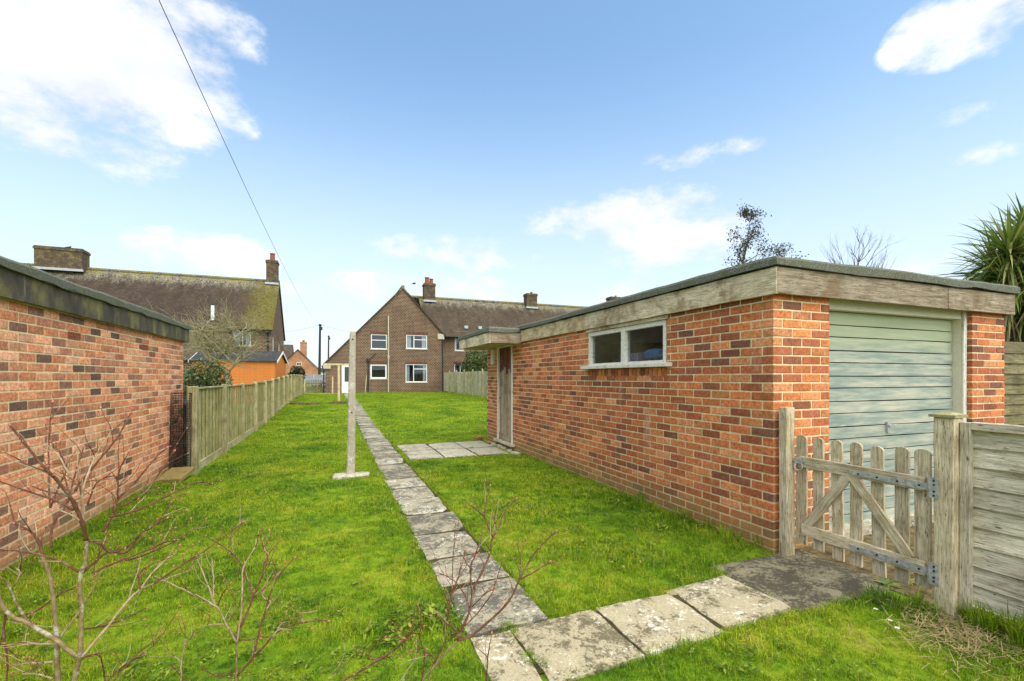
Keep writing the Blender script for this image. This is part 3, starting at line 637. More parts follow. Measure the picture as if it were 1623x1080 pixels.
# up-and-over door, frame
fr = MB().box((6.09, 2.8, .02), (6.148, 2.91, 2.13)).box((4.003, 2.8, 2.035), (6.0895, 2.91, 2.13)).box((4.003, 2.8, .02), (4.03, 2.91, 2.0345))
gd = MB().box((4.031, 2.9, .1), (6.089, 2.92, 2.034)).build('garage_door', M['gap'], ga); tag(gd, 'faded blue-green slatted up-and-over door')
fr.build('door_frame', M['cream_frame'], gd)
board('jamb_trim', (6.118, 2.79, .02), (6.118, 2.79, 2.13), (1, 0, 0), .056, .018, M['white_worn'], gd)
z = 2.03; i = 0
while z > .13:
    h = .117; g = .016 if i % 2 == 1 else .0008
    board('slat', (4.036, 2.888-.004*(i % 2), z-h/2), (6.084, 2.888-.004*(i % 2), z-h/2), (0, 0, 1), h-g, .02, M['door_paint'], gd, bev=.002, seg=5, jit=.001); z -= h; i += 1
mb = MB().box((4.99, 2.855, .9), (5.03, 2.873, 1.0)); mb.tube([(5.01, 2.86, .97), (5.01, 2.83, .97)], .01, 8); mb.tube([(4.96, 2.828, .97), (5.06, 2.828, .97)], .009, 8); mb.build('handle', M['galv'], gd)
MB().box((4.002, 2.75, -.05), (6.148, 2.95, .085)).build('door_sill', M['slab_patio'], gd)

# ------------------------------------------------------------------ the neighbour's garage on the left
NX, NY0, NY1 = -2.22, .6, 8.83
na = empty('neighbour_garage', (-3.7, 4.7, 0), 'pink-red brick garage with dark stained fascia beside the bare shrubs', 'garage')
mb = MB(); mb.box((NX-.1, NY0+.005, -.2), (NX-.0048, NY1-.005, 2.1)); mb.box((-5.2, NY1-.1, -.2), (NX-.1005, NY1-.0055, 2.1)); mb.box((-5.3, NY0, -.2), (-5.2005, NY1, 2.1)); mb.box((-5.2, NY0+.0055, -.2), (NX-.1005, NY0+.1, 2.1))
nw = mb.build('wall', M['mortar'], na)
def air(px): return pixX(px, NX)[0]
a1, a2 = air(118), air(230); az_ = 1.427+(599-518)/735*pixX(118, NX)[1]
airs = []
zb2 = -.02-.075
for yy, zc in ((a1, 1.82), (a2, 1.82)):
    c = round((zc-zb2-.0325)/.075); z0 = zb2+.075*c; airs.append((yy-.115, yy+.115, z0-.006, z0+.071))
bl = lay(1, NX, NY0, NY1, zb2, 29, airs, lambda c: 0, 1, 1, 2.06)
bl += lay(0, NY1, -5.3, NX-.1125, zb2, 29, [], lambda c: 0, 1, 1, 2.06)
place_bricks(bl, 'brick_pink', nw)
for h in airs:
    mb = MB().box((NX-.05, h[0]+.008, h[2]+.004), (NX-.012, h[1]-.008, h[3]-.004)); n = 7
    for i in range(n+1):
        y = h[0]+.008+(h[1]-h[0]-.028)*i/n; mb.box((NX-.0119, y, h[2]+.0045), (NX+.002, y+.012, h[3]-.0045))
    for zz in (h[2]+.006, (h[2]+h[3])/2-.005, h[3]-.016): mb.box((NX-.0118, h[0]+.009, zz), (NX+.001, h[1]-.009, zz+.01))
    mb.build('air_brick', M['terracotta'], na)
for (a, b) in ((NY0-.05, 3.1), (3.103, 5.0), (5.003, 7.35), (7.353, NY1+.08)):
    board('fascia_board', (NX+.045, a, 2.105), (NX+.045, b, 2.105), (0, 0, 1), .215, .025, M['dark_fascia'], na, seg=8)
board('fascia_board', (-5.3, NY1+.065, 2.105), (NX+.03, NY1+.065, 2.105), (0, 0, 1), .213, .025, M['dark_fascia'], na)
rough_slab('roof_felt', -5.4, NX+.085, NY0-.1, NY1+.1, 2.2, 2.285, M['felt'], na)

# ------------------------------------------------------------------ gate, posts, lap fence
PX = 3.445
lp = board('latch_post', (3.40, 2.67, -.02), (3.40, 2.67, 1.19), (0, 1, 0), .07, .09, M['gate_wood']); tag(lp, 'slim weathered latch post fixed to the garage corner', 'post')
hp = empty('gate_post', (3.46, 1.66, 0), 'stout capped timber post carrying the gate hinges', 'post')
board('shaft', (3.46, 1.655, -.05), (3.46, 1.655, 1.19), (0, 1, 0), .1, .1, M['gate_wood'], hp, bev=.006, seg=7, jit=.002)
mb = MB(); c = Vector((3.46, 1.655, 0)); a, b = .066, .045
mb.box((c.x-a, c.y-a, 1.19), (c.x+a, c.y+a, 1.206)); q = [(c.x-a, c.y-a, 1.2062), (c.x+a, c.y-a, 1.2062), (c.x+a, c.y+a, 1.2062), (c.x-a, c.y+a, 1.2062)]; ap = [(c.x-b*.4, c.y-b*.4, 1.222), (c.x+b*.4, c.y-b*.4, 1.222), (c.x+b*.4, c.y+b*.4, 1.222), (c.x-b*.4, c.y+b*.4, 1.222)]
for i in range(4): j = (i+1) % 4; mb.quad(q[i], q[j], ap[j], ap[i])
mb.quad(*ap); mb.build('cap', M['post_green'], hp)
gt = empty('picket_gate', (PX, 2.16, 0), 'weathered round-topped picket gate with V brace and galvanised hinges', 'gate')
def pale(y, w, z0, z1, x, th=.018):
    prof = [(-w/2, z0), (w/2, z0), (w/2, z1-.028)]+[(w/2*math.cos(a), z1-.028+.028*math.sin(a)) for a in (R(30), R(60), R(90), R(120), R(150))]+[(-w/2, z1-.028)]
    # local X along the grain (height)
    n = len(prof); v = [(h-(z0+z1)/2, s, -th/2) for s, h in prof]+[(h-(z0+z1)/2, s, th/2) for s, h in prof]
    f = [tuple(range(n)), tuple(range(2*n-1, n-1, -1))]+[(i, n+i, n+(i+1) % n, (i+1) % n) for i in range(n)]
    me = bpy.data.meshes.new('pale'); me.from_pydata(v, [], f); bm = bmesh.new(); bm.from_mesh(me); bmesh.ops.recalc_face_normals(bm, faces=bm.faces); bm.to_mesh(me); bm.free(); me.materials.append(M['gate_wood'])
    A = Matrix.Translation((x, y, (z0+z1)/2)) @ Matrix(((0, 0, 1), (0, 1, 0), (1, 0, 0))).to_4x4() @ Matrix.Rotation(random.gauss(0, .008), 4, 'Z')
    return link(bpy.data.objects.new('pale', me), A, gt)
for i, y in enumerate((2.585, 2.449, 2.307, 2.176, 2.035, 1.894, 1.78)): pale(y, .085 if i in (0, 6) else .078, .1+random.gauss(0, .008), .968+random.gauss(0, .006), PX+.012)
RX = PX-.012
board('rail', (RX, 2.585, .766), (RX, 1.755, .766), (0, 0, 1), .086, .024, M['gate_wood'], gt); board('rail', (RX, 2.565, .242), (RX, 1.755, .242), (0, 0, 1), .086, .024, M['gate_wood'], gt)
board('brace', (RX+.0005, 2.215, .735), (RX+.0005, 2.53, .275), (0, 1, 0), .068, .022, M['gate_wood'], gt); board('brace', (RX+.0005, 2.19, .735), (RX+.0005, 1.84, .275), (0, 1, 0), .068, .022, M['gate_wood'], gt)
for z in (.757, .235):
    mb = MB(); x0, x1 = RX-.0165, RX-.0122
    mb.prism([(x0, 1.73, z-.024), (x0, 1.73, z+.024), (x0, 2.2, z+.013), (x0, 2.2, z-.013)], (x1-x0, 0, 0))
    mb.tube([(x0-.003, 1.727, z-.06), (x0-.003, 1.727, z+.06)], .008, 8)
    mb.box((3.4035, 1.675, z-.065), (3.4075, 1.7235, z+.065))
    o = mb.build('strap_hinge', M['galv'], gt)
    mb = MB()
    for yb in (1.78, 1.9, 2.02, 2.14): mb.tube([(x0-.004, yb, z), (x0+.001, yb, z)], .0065, 8)
    for zz in (-.045, -.02, .02, .045): mb.tube([(3.4, 1.697, z+zz), (3.404, 1.697, z+zz)], .006, 8)
    mb.build('bolt', M['iron'], o)
mb = MB(); cy, cz, cxx = 2.585, .735, RX-.0175
mb.tube([(cxx, cy+.034*math.cos(a), cz+.034*math.sin(a)) for a in np.linspace(0, 2*math.pi, 25)], .0055, 6, False)
mb.box((cxx-.004, 2.53, .765), (cxx+.005, 2.69, .785)); mb.box((cxx-.006, 2.56, .755), (cxx+.004, 2.61, .8)); mb.build('ring_latch', M['galv'], gt)
lf = empty('lap_fence', (3.56, .9, 0), 'silvered horizontal-board fence panel beside the capped gate post', 'fence')
FX = 3.495
board('upright', (FX-.015, 1.578, .06), (FX-.015, 1.578, 1.165), (0, 1, 0), .05, .04, M['lap_wood'], lf); board('upright', (FX-.015, -.22, .06), (FX-.015, -.22, 1.165), (0, 1, 0), .05, .04, M['lap_wood'], lf)
board('top_rail', (FX-.012, 1.5485, 1.145), (FX-.012, -.195, 1.145), (0, 0, 1), .045, .045, M['lap_wood'], lf)
for i in range(9):
    z = .1+i*.115; M_ = .02
    o = board('lap_board', (FX+.012, 1.6, z+.065), (FX+.012, -.24, z+.065), (.13, 0, 1), .135, .012, M['lap_wood'], lf, bev=.002, seg=10, jit=.002)
board('gravel_board', (FX+.02, 1.6, .03), (FX+.02, -.24, .03), (0, 0, 1), .12, .025, M['lap_wood'], lf)
# dark lap fence beyond the garage
df = empty('side_lap_fence', (7.2, 4, 0), 'dark mossy horizontal-board fence right of the garage', 'fence')
for i in range(14): board('lap_board', (6.9, 3.2, .12+i*.13), (10.5, 3.2, .12+i*.13), (0, .15, 1), .15, .015, M['dark_lap'], df)
for x in (6.95, 8.7, 10.45): board('post', (x, 3.26, -.05), (x, 3.26, 1.95), (1, 0, 0), .09, .08, M['dark_lap'], df)
mb = MB(); mb.tube([(6.73, 2.78, 1.78), (6.85, 2.8, 1.79), (6.98, 2.84, 1.78)], .02, 8); mb.tube([(6.9, 2.82, 1.77), (6.95, 2.85, 1.6), (6.86, 2.85, 1.5), (6.77, 2.83, 1.45)], .004, 5)
tag(mb.build('hose_spout', M['hose'], smooth=True), 'short green pipe sticking out at the garage right edge', 'pipe')

# ------------------------------------------------------------------ washing-line posts
wp = empty('concrete_post', (.255, 7.09, 0), 'tall tapering concrete washing-line post standing on the lawn', 'post')
mb = MB(); H = 2.1; lv = [(-.02, .057), (.5, .055), (1.0, .051), (1.6, .046), (2.05, .042), (2.09, .034), (2.1, .02)]
for i, (z, r) in enumerate(lv):
    lean = .028*z/2.1
    for (a, b) in ((-1, -1), (1, -1), (1, 1), (-1, 1)):
        for s in ((1, .72), (.72, 1)) if a*b > 0 else ((.72, 1), (1, .72)): mb.v.append((.25+lean+a*s[0]*r, 7.09+b*s[1]*r, z))
for i in range(len(lv)-1):
    for k in range(8): j = (k+1) % 8; mb.f.append((i*8+k, i*8+j, (i+1)*8+j, (i+1)*8+k))
mb.f.append(tuple((len(lv)-1)*8+k for k in range(8)))
mb.build('shaft', M['conc_post'], wp)
mb = MB()
for z in (1.98, .93): mb.tube([(.25+.028*z/2.1, 7.09-.058+.012*(z-1), z), (.25+.028*z/2.1, 7.15, z)], .011, 10)
mb.build('bolt_hole', M['gap'], wp)
mb = MB(); n = 26
ring = [(.255+(.25+random.gauss(0, .008))*math.copysign(abs(math.cos(a))**.6, math.cos(a)), 7.03+(.14+random.gauss(0, .008))*math.copysign(abs(math.sin(a))**.6, math.sin(a))) for a in np.linspace(0, 2*math.pi, n, endpoint=False)]
for z, s in ((-.03, 1), (.035, 1), (.05, .93)): mb.v += [(.255+(x-.255)*s, 7.03+(y-7.03)*s, z+random.gauss(0, .002)) for x, y in ring]
for k in range(2):
    for i in range(n): j = (i+1) % n; mb.f.append((k*n+i, k*n+j, (k+1)*n+j, (k+1)*n+i))
mb.f.append(tuple(2*n+i for i in range(n))); mb.build('footing', M['slab_patio'], wp); EXCL.append((.02, .49, 6.9, 7.16))
tp = empty('timber_line_post', (.29, 23.1, ground(0, 23)), 'straw-coloured timber T-post of the washing line near the house', 'post'); gz = ground(0, 23)
board('shaft', (.29, 23.1, gz-.05), (.29, 23.1, 2.06), (1, 0, 0), .1, .1, M['new_post'], tp); board('crossbar', (-.36, 23.04, 2.05), (.84, 23.04, 2.05), (0, 0, 1), .075, .05, M['new_post'], tp)
tag(board('leaning_stake', (.02, 33.5, .28), (.03, 33.5, 1.5), (1, 0, 0), .09, .05, M['new_post']), 'short pale stake standing by the catslide house wall', 'stake')
for (x, y, r, lb) in ((.28, 23.0, .38, 'bare soil ring round the timber washing-line post'), (-.85, 22.6, .3, 'low brown soil mound between fence and timber post'), (-1.45, 22.9, .3, 'small brown soil patch close to the boundary fence')):
    lump('soil_mound', (x, y, ground(x, y)+.01), (r, r*.8, .09), M['earth'], lb, 'soil', 3, .3)

# ------------------------------------------------------------------ boundary fence on the left
bf = empty('boundary_fence', (-1.9, 8.1, 0), 'olive-green close-board fence running along the lawn to the house', 'fence')
def fh(y): return 1.28+ground(0, y)*1.02
py = [8.14+1.915*i for i in range(15)]
for i, y in enumerate(py):
    g = ground(0, y); h = fh(y)+.03
    if i == 0: board('post', (-1.93, y, -.05), (-1.93, y, 1.3), (1, 0, 0), .13, .12, M['post_green'], bf, bev=.012)
    else: board('post', (-1.89, y, g-.05), (-1.89, y, h), (1, 0, 0), .085, .085, M['post_green'], bf, bev=.01)
for i in range(14):
    y0, y1 = py[i]+.065, py[i+1]-.05; g = ground(0, (y0+y1)/2); h = fh((y0+y1)/2); nb = 15; step = (y1-y0)/nb
    pn = MB()
    pn.box((-1.975, y0, g+.2), (-1.945, y1, g+.27)); pn.box((-1.975, y0, h-.3), (-1.945, y1, h-.23))
    pn = pn.build('fence_panel', M['fence_wood'], bf, local=(-1.93, (y0+y1)/2, g))
    if i < 5:
        for k in range(nb):
            yc = y0+step*(k+.5); board('board', (-1.93-.016*(k % 2)-random.uniform(0, .003), yc, g+.12), (-1.93-.016*(k % 2)-random.uniform(0, .003), yc, h-.03+random.gauss(0, .004)), (0, 1, 0), step*1.06, .012, M['fence_wood'], pn, seg=0, bev=.002)
    else:
        mb = MB()
        for k in range(nb): yc = y0+step*(k+.5); mb.box((-1.936-.008*(k % 2), yc-step*.52, g+.1), (-1.924-.008*(k % 2), yc+step*.52, h-.03))
        o = mb.build('boarding', M['fence_wood'], pn, local=(-1.93, (y0+y1)/2, g)); o['kind'] = 'stuff'
    board('capping', (-1.925, y0-.01, h-.015), (-1.925, y1+.01, h-.015), (1, 0, 0), .07, .028, M['post_green'], pn)
    board('gravel_board', (-1.915, y0, g+.06), (-1.915, y1, g+.06), (0, 0, 1), .14, .03, M['post_green'], pn)
# wire mesh panel, bin and block by the first post
mp = empty('mesh_panel', (-2.1, 8.0, 0), 'black wire mesh panel leaning between neighbour garage and fence post', 'mesh panel')
A = pix(269, 722, 6.75); B = pix(302, 724, 6.72); A.z = .08; B.z = .08; Tz = 1.2
mb = MB(); n = 13
for i in range(n+1): p = A.lerp(B, i/n); mb.tube([p, (p.x-.02, p.y+.12, Tz)], .004 if 0 < i < n else .009, 4)
m_ = 30
for j in range(m_+1):
    f = j/m_; o = Vector((-.02*f, .12*f, Tz*f+.08*(1-f))); mb.tube([Vector((A.x, A.y, 0))+o, Vector((B.x, B.y, 0))+o], .004 if 0 < j < m_ else .009, 4)
mb.build('wire_grid', M['iron'], mp)
mb = MB(); c = Vector((-2.26, 9.12, 0))
pr = [(0, .17), (.3, .19), (.32, .2), (.34, .19), (.6, .2), (.62, .21), (.64, .2), (.95, .2), (.96, .22), (1.02, .22), (1.06, .15)]
for z, r in pr: mb.v += [(c.x+r*math.cos(a), c.y+r*math.sin(a), z) for a in np.linspace(0, 2*math.pi, 20, endpoint=False)]
for i in range(len(pr)-1):
    for k in range(20): j = (k+1) % 20; mb.f.append((i*20+k, i*20+j, i*20+20+j, i*20+20+k))
mb.f.append(tuple((len(pr)-1)*20+k for k in range(20))); tag(mb.build('water_butt', M['black_plastic'], smooth=True), 'black plastic ribbed butt behind the wire mesh panel', 'water butt')
me = bevel_box_mesh('concrete_block', .3, .42, .07, .012, 5, .003); me.materials.append(M['mossy_block'])
tag(link(bpy.data.objects.new('concrete_block', me), Matrix.Translation((-2.03, 7.72, .07)) @ Matrix.Rotation(R(-10), 4, 'Z') @ Matrix.Rotation(R(12), 4, 'X')), 'mossy concrete slab lying at the foot of the fence post', 'slab')
EXCL += [(-2.2, -1.85, 7.5, 9)]

# ------------------------------------------------------------------ houses
def facade(mb, x0, x1, zb, top, y, holes, kinks=(), depth=.12, M4=None):
    """a wall facing -Y at y, top(x) its upper line, holes (x0,x1,z0,z1) with reveals"""
    xs = sorted({x0, x1, *kinks, *[h[0] for h in holes], *[h[1] for h in holes]})
    tf = (lambda p: tuple(M4 @ Vector(p))) if M4 is not None else (lambda p: p)
    for a, b in zip(xs[:-1], xs[1:]):
        mid = (a+b)/2; hs = sorted([h for h in holes if h[0] < mid < h[1]], key=lambda h: h[2]); z = zb
        for h in hs: mb.quad(*[tf(p) for p in ((a, y, z), (b, y, z), (b, y, h[2]), (a, y, h[2]))]); z = h[3]
        mb.quad(*[tf(p) for p in ((a, y, z), (b, y, z), (b, y, top(b)), (a, y, top(a)))])
    for (a, b, c, d) in holes:
        for q in (((a, c), (a, d)), ((b, d), (b, c)), ((a, d), (b, d)), ((b, c), (a, c))):
            (p1, z1), (p2, z2) = q; mb.quad(*[tf(p) for p in ((p1, y, z1), (p2, y, z2), (p2, y+depth, z2), (p1, y+depth, z1))])
        # dark room behind
        e = .25; D = y+depth
        for q in (((a-e, D+1.5, c-e), (b+e, D+1.5, c-e), (b+e, D+1.5, d+e), (a-e, D+1.5, d+e)),): mb.quad(*[tf(p) for p in q])
def house_window(parent, x0, x1, z0, z1, y, layout, curtain=0, sill=True, lintel=True, M4=None, fw=.06):
    """layout: list of (x0,x1,z0,z1) panes in 0..1"""
    def tf(p): return tuple(M4 @ Vector(p)) if M4 is not None else p
    mb = MB(); yy0, yy1 = y+.03, y+.085
    def bx(a, b, c, d, e0=yy0, e1=yy1): mb.box((a, e0, c), (b, e1, d), M4)
    bx(x0, x1, z1-fw, z1); bx(x0, x1, z0, z0+fw); bx(x0, x0+fw, z0+fw, z1-fw); bx(x1-fw, x1, z0+fw, z1-fw)
    ix0, ix1, iz0, iz1 = x0+fw, x1-fw, z0+fw, z1-fw
    X = lambda u: ix0+(ix1-ix0)*u; Z = lambda u: iz0+(iz1-iz0)*u
    for (a, b, c, d) in layout:
        if b < 1: bx(X(b)-.025, X(b)+.025, Z(c), Z(d), yy0+.003, yy1-.003)
        if d < 1: bx(X(a), X(b), Z(d)-.025, Z(d)+.025, yy0+.006, yy1-.006)
    w = mb.build('window', M['upvc'], parent)
    for (a, b, c, d) in layout: MB().box((X(a), y+.056, Z(c)), (X(b), y+.06, Z(d)), M4).build('pane', M['glass'], w)
    MB().box((x0-.4, y+1.0, z0-.4), (x1+.4, y+1.05, z1+.4), M4).build('room', M['unlit_room'], w)  # panel painted near-black as the unlit depth behind the panes
    if sill: MB().box((x0-.06, y-.05, z0-.07), (x1+.06, y+.1, z0-.002), M4).build('sill', M['stone_sill'], w)
    if lintel:
        mb = MB(); x = x0-.05
        while x < x1+.0: mb.box((x, y-.004, z1+.012), (x+.066, y+.05, z1+.22), M4); x += .078
        o = mb.build('lintel', M['lintel_brick'], w); o['kind'] = 'stuff'
    if curtain:
        mb = MB(); wd = (ix1-ix0)*curtain
        for s0 in (ix0, ix1-wd):
            n = 12
            for i in range(n):
                a, b = s0+wd*i/n, s0+wd*(i+1)/n; ya, yb = y+.14+.02*(i % 2), y+.14+.02*((i+1) % 2)
                mb.quad(*[tf(p) for p in ((a, ya, iz0-.05), (b, yb, iz0-.05), (b, yb, iz1+.05), (a, ya, iz1+.05))])
        mb.build('curtain', M['curtain'], w)
    return w
def slope(mb, p0, p1, p2, p3, th=.09):
    n = (Vector(p1)-Vector(p0)).cross(Vector(p3)-Vector(p0)).normalized()*(-th); mb.prism([Vector(p) for p in (p0, p1, p2, p3)], n)
HY = 36.0; HB = .26
ho = empty('gable_house', (4, HY, HB), 'brown brick house with tall gable and catslide roof at the path end', 'house')
APX, APZ = 5.02, 8.36; EL = (-.62, 2.42); ER = (8.27, 4.8)
top = lambda x: APZ-(APX-x)*(APZ-EL[1])/(APX-EL[0]) if x < APX else APZ-(x-APX)*(APZ-ER[1])/(ER[0]-APX)
def px_on(x, y, Yp):      # pixel to point on the plane Y=Yp
    d = (x-CX)/F; t = Yp/(CS-SN*d); return t*(CS*d+SN), CH+(HZ-y)/F*t
def rect(xa, xb, ya, yb, Yp=HY):
    x0, _ = px_on(xa, 0, Yp); x1, _ = px_on(xb, 0, Yp); xm = (xa+xb)/2; return (x0, x1, px_on(xm, yb, Yp)[1], px_on(xm, ya, Yp)[1])
w1 = rect(588, 613.3, 530.3, 553.5); w2 = rect(643.8, 677, 531.3, 553); w3 = rect(587, 613, 577.8, 600.3); w4 = rect(643, 677, 577.6, 606)
dr = rect(541.5, 559.5, 578.5, 623.5)
dr = (dr[0], dr[0]+.88, HB+.02, dr[3])
mb = MB(); facade(mb, -.46, 8.0, HB-.4, lambda x: top(x)-.05, HY, [w1, w2, w3, w4, dr], (APX,))
mb.quad((8.0, HY, HB-.4), (8.0, HY+14, HB-.4), (8.0, HY+14, top(8.0)-.05), (8.0, HY, top(8.0)-.05)); mb.quad((-.46, HY, HB-.4), (-.46, HY, top(-.46)-.05), (-.46, HY+9, top(-.46)-.05), (-.46, HY+9, HB-.4))
hw = mb.build('wall', M['house_brick'], ho)
house_window(hw, *w1, HY, [(0, 1, 0, .62), (0, 1, .62, 1)]); house_window(hw, *w2, HY, [(0, .36, 0, 1), (.36, 1, 0, .68), (.36, 1, .68, 1)], .22)
house_window(hw, *w3, HY, [(0, 1, 0, 1)], fw=.1); house_window(hw, *w4, HY, [(0, .36, 0, 1), (.36, 1, 0, .76), (.36, 1, .76, 1)], .16)
mb = MB(); x0, x1, z0, z1 = dr
mb.box((x0, HY+.03, z1-.07), (x1, HY+.1, z1)); mb.box((x0, HY+.03, z0), (x0+.07, HY+.1, z1-.0705)); mb.box((x1-.07, HY+.03, z0), (x1, HY+.1, z1-.0705)); mb.box((x0+.0705, HY+.04, z0), (x1-.0705, HY+.09, z0+.85)); mb.box((x0+.0705, HY+.04, z1-.16), (x1-.0705, HY+.09, z1-.0706))
mb.box((x0+.0705, HY+.04, z0+.8505), (x0+.2, HY+.09, z1-.1605)); mb.box((x1-.2, HY+.04, z0+.8505), (x1-.0705, HY+.09, z1-.1605))
bd = mb.build('back_door', M['upvc'], ho); MB().box((x0+.2, HY+.062, z0+.85), (x1-.2, HY+.068, z1-.16)).build('pane', M['glass'], bd); MB().box((x0, HY+.8, z0), (x1, HY+.85, z1)).build('room', M['unlit_room'], bd)
mb = MB(); slope(mb, (EL[0], HY-.12, EL[1]), (APX, HY-.12, APZ), (APX, HY+9, APZ), (EL[0], HY+9, EL[1])); slope(mb, (APX, HY-.12, APZ), (ER[0], HY-.12, ER[1]), (ER[0], HY+4.5, ER[1]), (APX, HY+4.5, APZ))
hr = mb.build('roof', M['roof'], ho)
mb = MB(); mb.tube([(APX, HY-.14, APZ-.02), (APX, HY+5, APZ-.02)], .13, 8); mb.build('ridge_tile', M['roof'], hr)
def chimney(parent, x, y, z0, z1, sx, sy, pots, mat='chimney'):
    mb = MB(); mb.box((x-sx/2, y-sy/2, z0), (x+sx/2, y+sy/2, z1-.22)); mb.box((x-sx/2-.05, y-sy/2-.05, z1-.2199), (x+sx/2+.05, y+sy/2+.05, z1-.08)); mb.box((x-sx/2-.01, y-sy/2-.01, z1-.0799), (x+sx/2+.01, y+sy/2+.01, z1))
    c = mb.build('chimney', M[mat], parent); MB().box((x-sx/2-.08, y-sy/2-.07, z0-.02), (x+sx/2+.08, y-sy/2-.004, z0+.14)).build('flashing', M['lead'], c)
    for i, (dx, h, r) in enumerate(pots):
        mb = MB(); p = (x+dx, y)
        for z, q in ((z1-.02, r*1.1), (z1+h*.15, r*1.1), (z1+h*.2, r*.95), (z1+h*.85, r*.85), (z1+h*.88, r), (z1+h, r)): mb.v += [(p[0]+q*math.cos(a), p[1]+q*math.sin(a), z) for a in np.linspace(0, 2*math.pi, 12, endpoint=False)]
        for k in range(5):
            for i2 in range(12): j = (i2+1) % 12; mb.f.append((k*12+i2, k*12+j, k*12+12+j, k*12+12+i2))
        mb.f.append(tuple(60+k for k in range(12))); mb.build('chimney_pot', M['terracotta'], c)
# gutters and pipes
mb = MB(); X_, Z_ = px_on(615.5, 500, HY); mb.tube([(X_, HY-.07, HB), (X_, HY-.07, px_on(615, 501, HY)[1])], .05, 8); mb.tube([(X_, HY-.07, px_on(615, 566, HY)[1]-.1), (X_, HY-.07, px_on(615, 566, HY)[1]+.12)], .09, 8)
mb.build('soil_pipe', M['stone_sill'], ho)
mb = MB(); X_, _ = px_on(583.5, 570, HY); zt = px_on(583, 571, HY)[1]; mb.tube([(X_, HY-.06, HB), (X_, HY-.06, zt)], .035, 6); mb.box((X_-.13, HY-.16, zt-.12), (X_+.13, HY-.005, zt+.09)); mb.tube([(X_+.1, HY-.06, zt+.05), (X_+.55, HY-.06, zt+.5)], .025, 6); mb.build('hopper_pipe', M['iron'], ho)
mb = MB(); mb.tube([(8.1, HY+.02, HB), (8.1, HY+.02, 4.5), (8.25, HY-.1, 4.72)], .05, 6); mb.tube([(8.3, HY-.12, 4.74), (8.3, HY+.5, 4.74)], .06, 6); mb.tube([(-.56, HY-.03, HB), (-.56, HY-.03, 2.0), (-.68, HY-.1, 2.3)], .05, 6); mb.build('gutter_pipe', M['iron'], ho)
MB().box((7.7, HY-.1, 4.45), (8.22, HY-.003, 4.86)).build('eaves_box', M['stone_sill'], ho); MB().box((-.62, HY-.1, 2.08), (-.1, HY-.003, 2.42)).build('eaves_box', M['stone_sill'], ho)
tag(board('broom_pole', (*px_on(578.5, 623, HY-.3)[:1], HY-.3, HB), (*px_on(581, 596, HY-.05)[:1], HY-.06, px_on(581, 595, HY)[1]), (1, 0, 0), .05, .05, M['new_post']), 'pale pole leaning against the house beside the drainpipe', 'pole')
# terrace to the right
TY = 36.8; te = empty('terrace_house', (18, 40, HB), 'long terrace with mossy dark tiled roof and brick chimneys', 'house')
wt = [rect(721, 735, 525, 556, TY), rect(720, 739, 578, 600, TY)]
for xx in (15, 19, 23, 27): wt += [(xx, xx+1.3, 3.2, 4.3), (xx, xx+1.3, 1.1, 2.3)]
mb = MB(); facade(mb, 8.0, 36, HB-.4, lambda x: 4.9, TY, wt); tw = mb.build('wall', M['house_brick'], te)
for i, w in enumerate(wt): house_window(tw, *w, TY, [(0, .5, 0, 1), (.5, 1, 0, 1)] if i else [(0, 1, 0, 1)], .2, lintel=i % 2 == 1)
mb = MB(); RZ = 8.42; RY = 40.6
slope(mb, (7.0, 36.35, 4.72), (36, 36.35, 4.72), (36, RY, RZ), (7.0, RY, RZ)); slope(mb, (36, 45, 4.72), (6.0, 45, 4.72), (6.0, RY, RZ), (36, RY, RZ)); tr_ = mb.build('roof', M['roof'], te)
mb = MB(); mb.tube([(5.3, RY, RZ+.0), (36, RY, RZ+.0)], .14, 8); mb.build('ridge_tile', M['roof'], tr_)
chimney(tr_, 7.87, 40.3, 8.0, 9.6, .95, .8, [(-.17, .55, .2), (.2, .45, .18)]); chimney(tr_, 17.5, 40.3, 7.95, 9.35, 1.05, .8, [(.1, .18, .12)]); chimney(tr_, 27.2, 41.0, 8.2, 9.75, 1.2, .9, [(.25, .2, .1)])
mb = MB(); mb.tube([(8.3, 36.3, 4.7), (36, 36.3, 4.7)], .06, 6); mb.tube([(9.55, TY-.06, HB), (9.55, TY-.06, 2.5)], .05, 6); mb.box((9.35, TY-.2, 2.4), (9.75, TY-.005, 2.65)); mb.build('gutter_pipe', M['iron'], te)
mb = MB(); a = px_on(739, 518, 37.2); mb.box((a[0]-.15, 37.15, a[1]-.15), (a[0]+.15, 37.35, a[1]+.08)); a = px_on(761, 519, 37.2); mb.box((a[0]-.15, 37.15, a[1]-.15), (a[0]+.15, 37.35, a[1]+.08)); mb.build('roof_vent', M['lead'], tr_)
# left house
lh = empty('neighbour_house', (-14, 42, HB), 'long brown brick house with mossy tiled roof behind the orange shed', 'house')
LY, LX, LZ = 37.6, -4.1, 9.15; LR = 42.2
wl = [rect(371, 397.5, 522, 548.5, LY), rect(293, 309, 521, 530.5, LY)]
mb = MB(); facade(mb, -40, LX, HB-.4, lambda x: 5.15, LY, wl); lw = mb.build('wall', M['house_brick'], lh)
house_window(lw, *wl[0], LY, [(0, .5, 0, 1), (.5, 1, 0, 1)], .3, lintel=False); house_window(lw, *wl[1], LY, [(0, 1, 0, 1)], lintel=False)
gfac = MB(); y0, y1 = LY, 47
tp_ = lambda y: 5.15+(LZ-5.15)*(1-abs(y-LR)/(LR-LY))
